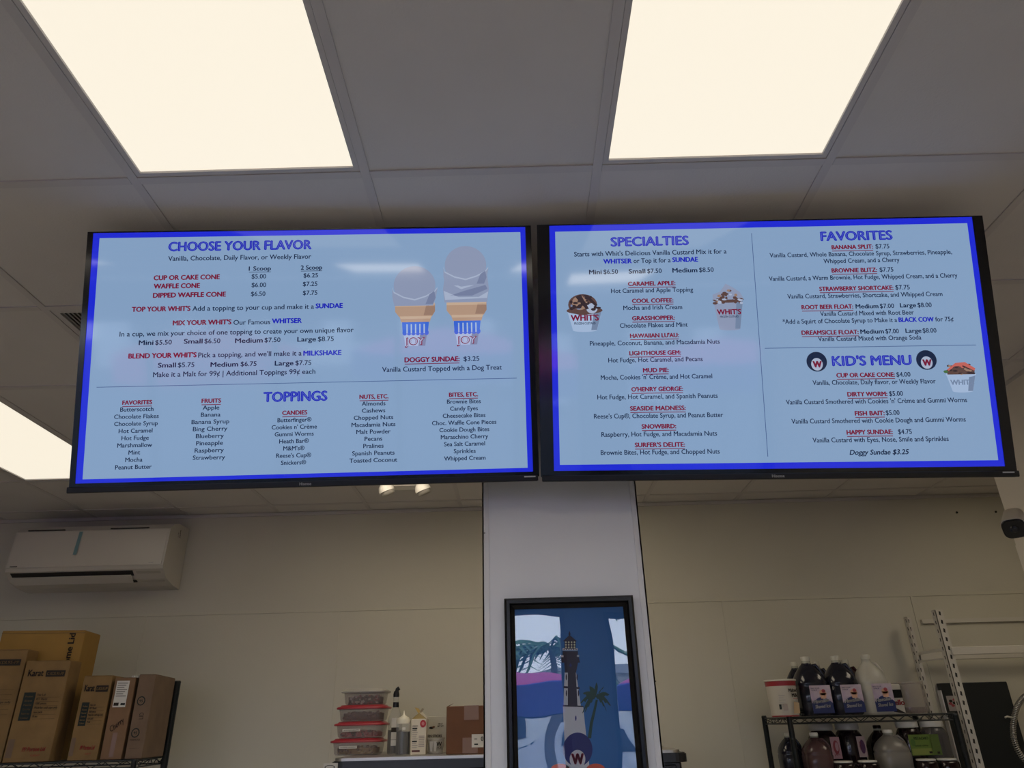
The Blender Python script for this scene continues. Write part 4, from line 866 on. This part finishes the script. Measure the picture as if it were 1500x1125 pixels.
def jug(name, lb, px, Y, z, h=.285, hw=.078, body=None, top=None, label=True, cat='jug', grp='plastic syrup jugs on the right rack', cap=None):
    x = X_at(px, Y); c = (x, Y, z + .0008); r = root(name, c, lb, cat, grp); k = h / .285; b = body or M_DKSYRUP; hd = hw * .92
    rings = [(0, hw * .88, hd * .88, 3.6), (.008 * k, hw * .98, hd * .98, 3.6), (.13 * k, hw, hd, 3.6), (.138 * k, hw * .955, hd * .955, 3.4), (.146 * k, hw, hd, 3.2), (.158 * k, hw * .99, hd * .99, 3), (.18 * k, hw * .93, hd * .93, 2.7), (.205 * k, hw * .78, hd * .78, 2.4), (.232 * k, hw * .52, hd * .52, 2.1), (.246 * k, hw * .34, hd * .34, 2), (.252 * k, hw * .30, hw * .30, 2)]
    MB().loft(rings, c, b, n=36).build('body', r)
    MB().lathe([(hw * .30, .250 * k), (hw * .275, .264 * k)], c, top or M_NECK, n=20).build('neck', r)
    MB().lathe([(hw * .30, .263 * k), (hw * .30, .281 * k), (hw * .26, .285 * k)], c, cap or M_CAPW, n=24).build('cap', r)
    MB().tube([(x + hw * .22, Y - hw * .1, z + .238 * k), (x + hw * .5, Y - hw * .2, z + .243 * k), (x + hw * .72, Y - hw * .26, z + .218 * k), (x + hw * .86, Y - hw * .28, z + .190 * k), (x + hw * .86, Y - hw * .26, z + .160 * k)], .0085 * k, b, 10).build('handle', r)
    if label:
        p = Print((x, Y - hd - .0008, z)); a0, a1, z0, z1 = -hw * .42, hw * .90, .012 * k, .142 * k
        p.quad(a0, z0, a1, z1, M_LBLP); p.poly([(a0, z0)] + [(a1, z0), (a1, z0 + .03)] + [(a1 - (a1 - a0) * i / 10, z0 + .048 + .030 * math.sin(PI * i / 10)) for i in range(11)], M_LBLB, 2)
        p.poly([(.018, z0 + .070), (.044, z0 + .070), (.050, z0 + .098), (.012, z0 + .098)], M_CONEP, 3); p.ell(.031, z0 + .100, .018, .014, M_CONEP, 3, 14); p.ell(.036, z0 + .108, .010, .009, M_LRED, 4, 10)
        M_LW = mat('label_white', (.75, .74, .72), .5); p.text('Hawaiian', .014, z0 + .060, .017, M_LW, .085, bold=.06, shear=.3, k=5, rot=.12); p.text('Shaved Ice', .018, z0 + .034, .016, M_LW, .080, bold=.05, shear=.3, k=5, rot=.05)
        p.text('READY TO USE', -.006, z1 - .014, .006, M_LBLB, .045, bold=.02, k=5); p.text('SYRUP', -.012, z1 - .024, .006, M_LBLB, .03, bold=.02, k=5)
        p.build('label', r)
    return r
def jar(name, lb, px, Y, z, h, rad, body, lid, lab=None, cat='jar', grp='lidded jars on the lower shelf of the right rack'):
    x = X_at(px, Y); c = (x, Y, z + .0008); r = root(name, c, lb, cat, grp)
    MB().loft([(0, rad * .93, rad * .93, 3), (.006, rad, rad, 3), (h * .72, rad, rad, 3), (h * .82, rad * .86, rad * .86, 2.4), (h * .86, rad * .76, rad * .76, 2)], c, body, n=32).build('body', r)
    MB().lathe([(rad * .90, h * .87), (rad * .92, h * .88), (rad * .92, h * .985), (rad * .88, h)], c, lid, n=32).build('lid', r)
    if lab: lab(r, x, Y - rad, z)
    return r
zr_ = zr
# top shelf, rear row first
jug('syrup_jug', 'dark jug in the rear row, leftmost, behind the malted milk can', 1177, 4.48, zr_, hw=.064, label=False)
jug('syrup_jug', 'dark rear-row jug whose cap shows between the two labelled dark jugs', 1210, 4.48, zr_, h=.285, hw=.064, label=False)
jug('syrup_jug', 'reddish-brown jug in the rear row behind the second labelled dark jug', 1254, 4.47, zr_, h=.290, hw=.074, body=M_DKSYRUP2, label=False)
jug('syrup_jug', 'left one of the two dark labelled syrup jugs on the top shelf', 1195, 4.27, zr_, h=.298, hw=.084)
jug('syrup_jug', 'right one of the two dark labelled syrup jugs on the top shelf', 1240.5, 4.275, zr_, h=.298, hw=.084)
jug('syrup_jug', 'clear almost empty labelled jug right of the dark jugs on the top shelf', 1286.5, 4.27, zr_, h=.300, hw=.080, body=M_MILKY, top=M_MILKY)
x = X_at(1266, 4.36); r = root('dark_carton', (x, 4.36, zr), 'plain dark carton wedged between the labelled dark jug and the clear jug', 'box')
MB().box(x - .025, x + .03, 4.354, 4.384, zr + .0005, zr + .150, mat('dark_carton', (.012, .015, .02), .4), bev=.002).box(x - .027, x + .032, 4.352, 4.386, zr + .13, zr + .152, mat('dark_carton', (.01,) * 3), bev=.002).build('body', r)
# malted milk can
x = X_at(1151, 4.20); Y = 4.20; c = (x, Y, zr + .0008); r = root('food_can', c, 'white malted milk can with a red band at the left end of the shelf', 'can'); R_ = .078
M_CANW = mat('can_white', (.50, .47, .40), .45); M_CANR = mat('can_red', (.30, .02, .03), .4)
H = .178
MB().lathe([(R_ * .9, .006), (R_ * .97, H * .6), (R_ * .99, H - .03)], c, M_CANW, n=36).build('body', r)
MB().lathe([(R_ * .88, 0), (R_ * .9, .006)], c, M_CANR, n=36).build('base_rim', r); MB().lathe([(R_ * 1.0, H - .03), (R_ * 1.02, H - .004)], c, M_CANR, n=36).build('red_band', r)
MB().lathe([(R_ * 1.06, H - .006), (R_ * 1.06, H + .001), (R_ * .98, H + .003)], c, M_CANW, n=36).build('lid', r)
p = Print((x, Y - R_ * .985, zr)); p.text('Malted', .034, H - .052, .017, M_INK, .042, bold=.04); p.text('Milk', .040, H - .076, .017, M_INK, .028, bold=.04)
for i in range(6): p.quad(-.045, H - .075 - i * .011, -.012 - (i % 2) * .008, H - .077 - i * .011, M_GREYM)
p.quad(-.05, .035, -.038, .06, M_INKG); p.quad(-.030, .03, -.006, .062, mat('faint_print', (.38, .33, .30), .7)); p.poly([(.020, .015), (.052, .015), (.056, .065), (.030, .072)], mat('can_picture', (.42, .30, .17), .5)); p.quad(.03, H - .092, .052, H - .094, M_CANR)
p.build('printed_panel', r)
# small white-labelled tub "ello"
x = X_at(1322, 4.20); r = root('paper_carton', (x, 4.21, zr), 'small white carton with a black band and red lettering, right of the clear jug', 'carton')
MB().box(x - .035, x + .030, 4.21, 4.275, zr + .0005, zr + .145, M_CANW, bev=.004).build('body', r)
p = Print((x, 4.2092, zr)); p.quad(-.034, .078, .029, .118, M_BLACK); p.text('ello', .006, .056, .026, mat('label_red', (.42, .02, .03), .5), .05, bold=.05); p.poly([(-.034, .01), (.02, .002), (.03, .002), (-.02, .03)], M_INK); p.build('label', r)
# clear ribbed container on its side
x = X_at(1339, 4.37); r = root('clear_container', (x, 4.37, zr), 'empty clear ribbed plastic container at the right end of the top shelf', 'container')
M_CLR2 = mat('clear_ribbed', (.42, .36, .32), .08, alpha=.38)
m = MB(); rings = [(0, .062, .07, 4)]
for i in range(13): rings += [(.006 + i * .0115, .066 - (i % 2) * .003 * (1 if i in (2, 3, 4, 9, 10, 11) else 0), .074, 4)]
m.loft(rings + [(.15, .062, .07, 3)], (x, 4.37, zr + .001), M_CLR2, n=36).loft([(.15, .068, .076, 4), (.158, .068, .076, 4)], (x, 4.37, zr + .001), M_CLR2, n=36)
m.build('body', r); MB().loft([(.002, .055, .06, 4), (.03, .056, .062, 4)], (x, 4.37, zr + .001), mat('residue', (.20, .12, .10), .6, alpha=.6), n=24).build('contents', r)
# lower shelf
z2 = Z2
jug('syrup_jug', 'black unlabelled jug at the left end of the lower shelf', 1149, 4.40, z2, h=.200, hw=.062, label=False)
jug('syrup_jug', 'pinkish translucent jug on the lower shelf beside the black jug', 1187, 4.26, z2, h=.200, hw=.072, label=False, body=mat('pink_translucent_shaded', (.085, .045, .045), .2, alpha=.9), cap=mat('bright_cap', (.75, .73, .66), .4))  # shade of the lower shelf is put into the darkened body colour
jug('syrup_jug', 'milky white empty jug in the middle of the lower shelf', 1295, 4.27, z2, h=.205, hw=.082, label=False, body=mat('milky_jug_shaded', (.20, .185, .16), .3, alpha=.95), cap=mat('bright_cap', (.75, .73, .66), .4))  # body colour darkened to carry the lower shelf's shade
M_LIDG = mat('jar_lid_grey', (.42, .41, .39), .35); M_JARD = mat('jar_dark', (.012, .006, .007), .15); M_LIDW = mat('jar_lid_white', (.66, .64, .58), .35)
def lab_pink(r, x, yf, z):
    p = Print((x + .012, yf - .0008, z)); p.quad(0, .07, .05, .175, mat('label_pink', (.52, .30, .32), .5)); p.ell(.026, .125, .016, .034, M_LRED, 2, 14); p.ell(.030, .128, .009, .022, mat('label_pink', (.5, .3, .3)), 3, 12); p.text('JAM', .024, .09, .010, M_LRED, .028, bold=.03, k=2); p.build('label', r)
def lab_pink2(r, x, yf, z):
    p = Print((x + .012, yf - .0008, z)); p.quad(0, .075, .046, .175, mat('label_pink2', (.50, .36, .34), .5)); p.ell(.026, .125, .014, .034, mat('label_purple', (.12, .04, .10), .5), 2, 14); p.text('FUDGE', .014, .13, .008, M_LRED, .04, rot=PI / 2, bold=.03, k=3); p.build('label', r)
def lab_green(r, x, yf, z):
    p = Print((x - .035, yf - .0008, z)); p.quad(0, .080, .115, .178, mat('label_green_shaded', (.14, .21, .035), .5)); p.quad(.004, .083, .111, .112, mat('label_lime', (.24, .28, .06), .5), 2); p.text('PISTACHIO', .065, .160, .013, M_INKG, .075, bold=.03, k=2); p.ell(.018, .14, .013, .018, mat('label_leaf', (.08, .16, .03), .5), 2, 12); p.text('SUNDAE TOPPING', .06, .125, .007, M_INKG, .07, k=2, bold=.02); p.quad(.092, .088, .108, .098, M_INK, 3); p.build('label', r)  # label green painted darker for the shade on this shelf
def lab_green2(r, x, yf, z):
    p = Print((x - .055, yf - .0008, z)); p.quad(0, .080, .045, .178, mat('label_green_dim', (.10, .15, .03), .5)); p.quad(.020, .086, .034, .096, M_INK, 2); p.build('label', r)
JH = .238
jar('topping_jar', 'left dark jar with a pale pink label on the lower shelf', 1199, 4.42, z2, JH, .068, M_JARD, M_LIDG, lab_pink)
jar('topping_jar', 'second dark jar with a pink label, in the middle of the lower shelf', 1237, 4.42, z2, JH, .066, M_JARD, M_LIDG, lab_pink2)
jar('topping_jar', 'dark jar with a bright green label on the lower shelf', 1325, 4.33, z2, JH + .005, .060, M_JARD, M_LIDW, lab_green)
jar('topping_jar', 'greyish see-through jar with part of a green label, right end of the lower shelf', 1361, 4.325, z2, JH + .006, .063, mat('jar_grey', (.10, .09, .085), .2, alpha=.8), M_LIDW, lab_green2)
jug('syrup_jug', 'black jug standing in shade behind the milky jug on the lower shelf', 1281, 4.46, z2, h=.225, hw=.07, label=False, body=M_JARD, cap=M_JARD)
for px, lb in ((1222, 'leftmost of the low white-lidded jars at the bottom edge of the photo'), (1257, 'second low white-lidded jar from the left at the bottom edge of the photo'), (1341, 'third low white-lidded jar from the left at the bottom edge of the photo'), (1371, 'rightmost low white-lidded jar at the bottom edge of the photo')):
    jar('small_jar', lb, px, 4.205, z2, .066, .050, M_JARD, M_LIDW, None, grp='low white-lidded jars on the lower shelf')

# ================================================================== WHITE SLOTTED RACK, FAR RIGHT
r = root('slotted_rack', (2.9, 4.4, 0), 'white slotted-post steel rack with an empty top beam, at far right', 'shelving')
XF, YF_, YQ = 2.335, 4.235, 4.60
zf = at_y(1372, 893, YF_).z; zq = at_y(1320, 905, YQ).z
def angle_post(x, y, z1, sgn):
    m = MB(); t = .003; wa = .042
    m.box(x, x + wa, y, y + t, 0, z1, M_RACKW).box(x, x + t, y, y + sgn * wa if sgn > 0 else y, 0, z1, M_RACKW) if sgn > 0 else m.box(x, x + wa, y - t, y, 0, z1, M_RACKW).box(x, x + t, y - wa, y, 0, z1, M_RACKW)
    po = m.build('post', r); m = MB(); n = int(z1 / .046)
    for i in range(int(n * .45), n):
        z = z1 - .02 - (n - 1 - i) * .046; yf = y - .0006 if sgn > 0 else y - .0036
        for xo in (.022,): m.add([(x + xo - .006, yf, z - .008), (x + xo + .004, yf, z - .013), (x + xo + .007, yf, z + .008), (x + xo - .003, yf, z + .013)], [(0, 1, 2, 3)], M_HOLE)
        xs_ = x - .0006; m.add([(xs_, y + sgn * .018, z - .010), (xs_, y + sgn * .026, z - .010), (xs_, y + sgn * .026, z + .008), (xs_, y + sgn * .018, z + .008)], [(0, 1, 2, 3)], M_HOLE)
    m.build('slot_holes', po)['kind'] = 'stuff'
for x in (XF, 3.55): angle_post(x, YF_, zf, 1); angle_post(x, YQ, zq, -1)
zb = at_y(1440, 950, YF_).z
MB().box(XF + .03, 3.56, YF_ - .010, YF_ - .001, zb - .030, zb + .012, M_RACKW, bev=.003).box(XF + .03, 3.56, YF_ - .001, YF_ + .03, zb - .026, zb - .020, M_RACKW).build('beam', r)
MB().box(XF + .03, 3.56, YQ - .003, YQ + .008, zb - .030, zb + .012, M_RACKW, bev=.003).build('beam', r)
MB().box(XF + .003, XF + .008, YF_ + .02, YQ - .01, zb - .004, zb + .012, M_RACKW).build('side_brace', r)
MB().box(XF + .003, XF + .012, YF_ + .02, YQ - .01, zb - .045, zb - .038, M_RACKW).build('side_brace', r)
for z in (.95, .4):
    MB().box(XF + .03, 3.56, YF_ - .010, YF_ - .001, z - .03, z + .03, M_RACKW, bev=.003).build('beam', r); MB().box(XF + .01, 3.56, YF_, YQ, z + .02, z + .032, M_RACKW).build('shelf_board', r)
# black board behind the rack
YBd = 4.645; a, b = at_y(1377, 1003, YBd), at_y(1474, 996, YBd)
r = root('black_board', ((a.x + b.x) / 2, YBd, 0), 'tall black board with a small red and white sticker, against the back wall at right', 'board')
MB().box(a.x, b.x, YBd, YBd + .04, 0, (a.z + b.z) / 2, mat('board_black', (.010, .013, .014), .5), bev=.003).build('panel', r)
MB().box(a.x - .006, a.x, YBd + .002, YBd + .04, 0, a.z - .03, M_COLT).build('edge_strip', r)
p = Print((0, YBd - .0008, 0)); s = at_y(1397, 1030, YBd); p.quad(s.x - .036, s.z - .042, s.x + .036, s.z + .040, mat('sticker_pale', (.36, .32, .30), .5))
for i, (dx, dz) in enumerate(((-.015, .012), (.008, .018), (.016, -.004), (-.008, -.012), (.004, .002), (-.02, -.002))): p.ell(s.x + dx, s.z + dz, .011, .008, M_LRED if i % 2 else M_INK, 2, 7)
p.build('sticker', r)
# spring hose of a wall-mounted spray tap at the right edge
r = root('spray_hose', (2.78, 4.35, 1.2), 'coiled metal spring hose of a spray tap, cut by the right edge of the photo', 'spray tap')
YH = 4.35; ctr = [at_y(px, py, YH) for px, py in ((1540, 1035), (1528, 1018), (1508, 1016), (1493, 1030), (1486, 1050), (1484, 1072), (1489, 1095), (1502, 1115), (1520, 1135))]
def cr(P, n=12):
    out = []; Q = [P[0]] + P + [P[-1]]
    for i in range(1, len(Q) - 2):
        for k in range(n):
            t = k / n; out.append(.5 * ((2 * Q[i]) + (Q[i + 1] - Q[i - 1]) * t + (2 * Q[i - 1] - 5 * Q[i] + 4 * Q[i + 1] - Q[i + 2]) * t * t + (3 * Q[i] - Q[i - 1] - 3 * Q[i + 1] + Q[i + 2]) * t ** 3))
    return out + [P[-1]]
path = cr([Vector(c) for c in ctr]); MB().tube(path, .006, M_BLACK).build('inner_hose', r)
L = [0]
for a_, b_ in zip(path[:-1], path[1:]): L.append(L[-1] + (b_ - a_).length)
turns = L[-1] / .0095; pts = []; N_ = int(turns * 9)
import bisect
for i in range(N_ + 1):
    s_ = L[-1] * i / N_; j = min(max(bisect.bisect_right(L, s_) - 1, 0), len(path) - 2); t = (s_ - L[j]) / max(L[j + 1] - L[j], 1e-6); c_ = path[j].lerp(path[j + 1], t); d = (path[j + 1] - path[j]).normalized()
    n1 = Vector((0, 1, 0)); n2 = d.cross(n1).normalized(); a = 2 * PI * turns * i / N_; pts.append(c_ + (n1 * math.cos(a) + n2 * math.sin(a)) * .0125)
MB().tube(pts, .0032, M_STEEL, 5).build('spring', r)
e0 = path[0]; MB().tube([e0, (e0.x + .01, YH, e0.z - .05), (e0.x + .01, YH, e0.z - .25), (e0.x + .01, YB - .006, e0.z - .25)], .012, M_STEEL).build('riser_pipe', r)
MB().lathe([(.014, 0), (.02, -.02), (.03, -.05), (.03, -.07)], path[-1], M_BLACK, n=16).build('spray_head', r)
q = at_y(1480, 1052, YH); MB().tube([(q.x + .02, YH, q.z), (q.x - .02, YH - .01, q.z + .008), (q.x - .035, YH - .012, q.z + .004)], .005, M_CAPW).build('hook', r)

# ================================================================== OUTSIDE THE SHOPFRONT (seen only as reflections)
M_TRUNK = mat('palm_trunk', (.20, .16, .12), .9, noise=.3, nscale=8); M_FROND = mat('palm_frond', (.07, .16, .04), .6)
def palm(x, y, h, sd, lb):
    rnd = random.Random(sd); r = root('palm_tree', (x, y, -.02), lb, 'palm tree', 'palm trees outside the shopfront')
    pts = [(x + .25 * math.sin(i * .35) * i / 8, y, -.02 + h * i / 8) for i in range(9)]; MB().tube(pts, lambda i: .10 - .005 * i, M_TRUNK, 10).build('trunk', r)
    top = Vector(pts[-1]); fr = None
    for k in range(13):
        a = 2 * PI * k / 13
        if fr is None:
            m = MB(); n = 14; vs = []
            P = lambda s_: Vector((1.7 * s_, 0, .45 * s_ - 1.2 * s_ * s_))
            for i in range(1, n):
                s_ = i / n; b0 = P(s_); l = .40 * math.sin(PI * (s_ * .85 + .12))
                for sd_ in (-1, 1): m.add([b0 + Vector((-.045, 0, 0)), b0 + Vector((.045, 0, 0)), b0 + Vector((.22, sd_ * l, -.18 * l - .1))], [(0, 1, 2)], M_FROND)
            m.tube([P(i / 10) for i in range(11)], .02, M_FROND, 5)
            fr = m.build('frond', r, world=False); o = fr
        else: o = fr.copy(); scn.collection.objects.link(o)
        o.parent = r; o.location = top - ORG[r.name]; o.rotation_euler = (0, rnd.uniform(-.25, .35), a)
palm(.45, -10.2, 2.9, 1, 'palm tree outside the shopfront, nearest, seen in the poster glass on its left'); palm(2.9, -13.5, 4.9, 2, 'taller palm tree outside the shopfront, seen in the poster glass on its right'); palm(-5, -14, 5, 3, 'far palm tree outside the shopfront, seen only in reflections')
def parasol(x, y, col, edge, lb, h=2.3, R_=1.3):
    r = root('parasol', (x, y, -.02), lb, 'parasol', 'patio parasols outside the shopfront')
    MB().tube([(x, y, -.02), (x, y, h + .05)], .025, M_ALU).build('pole', r); MB().lathe([(.28, 0), (.28, .06), (.05, .10)], (x, y, -.02), M_ALU, n=20).build('base', r)
    MB().lathe([(.02, h), (R_ * .5, h - .10), (R_ * .97, h - .30)], (x, y, 0), col, n=8, caps=False, smooth=False).build('canopy', r); MB().lathe([(R_ * .97, h - .30), (R_, h - .32), (R_ * 1.0, h - .66)], (x, y, 0), edge, n=8, caps=False, smooth=False).build('valance', r)
M_UB = mat('parasol_blue', (.06, .05, .30), .8); M_UP = mat('parasol_pink', (.60, .06, .22), .8)
parasol(-.35, -6.4, M_UP, M_UB, 'pink-topped parasol with deep blue valance, seen in the left of the poster glass'); parasol(2.55, -6.6, M_UP, M_UB, 'pink-topped parasol with deep blue valance, seen in the right of the poster glass'); parasol(-3.6, -6.6, mat('parasol_red', (.5, .03, .04), .8), M_UP, 'red parasol outside the shopfront at far left')
bl = root('building', (0, -30, -.02), 'low white building across the street, seen only in reflections', 'building'); M_BW = mat('building_white', (.75, .74, .70), .8)
MB().box(-16, 14, -34, -29, -.02, 3.3, M_BW).build('wall', bl); MB().box(-16.3, 14.3, -34.2, -28.6, 3.3, 3.7, mat('roof_grey', (.35, .35, .36), .8)).build('roof', bl)
for k in range(9): x = -14.5 + k * 3.2; w_ = MB().box(x, x + 1.9, -29.0, -28.94, 1.0, 2.6, M_ALU).build('window', bl); MB().box(x + .08, x + 1.82, -28.94, -28.92, 1.08, 2.52, M_GLASS).build('pane', w_)
M_PAINT = mat('car_paint_white', (.7, .7, .72), .2, coat=1)
cr_ = root('car', (1.9, -18, -.02), 'white car parked outside the shopfront, seen in the right of the poster glass', 'car')
MB().prism([(-2.1, .3), (2.1, .3), (2.15, .75), (1.35, .92), (.75, 1.42), (-.9, 1.45), (-1.6, .98), (-2.15, .88)], -18.85, -17.2, M_PAINT, 'Y').build('body', cr_).location = (1.9, 0, 0)
MB().prism([(-.85, .98), (1.2, .95), (.72, 1.36), (-.8, 1.39)], -17.21, -17.18, M_ALU, 'Y').build('side_window', cr_).location = (1.9, 0, 0)
for wx in (-1.3, 1.35):
    for wy in (-18.8, -17.35): MB().lathe([(.33, 0), (.33, .2)], (1.9 + wx, wy, .31), M_BLACK, n=24, X=Matrix.Rotation(PI / 2, 3, 'X')).build('wheel', cr_)
bpy.context.view_layer.update()
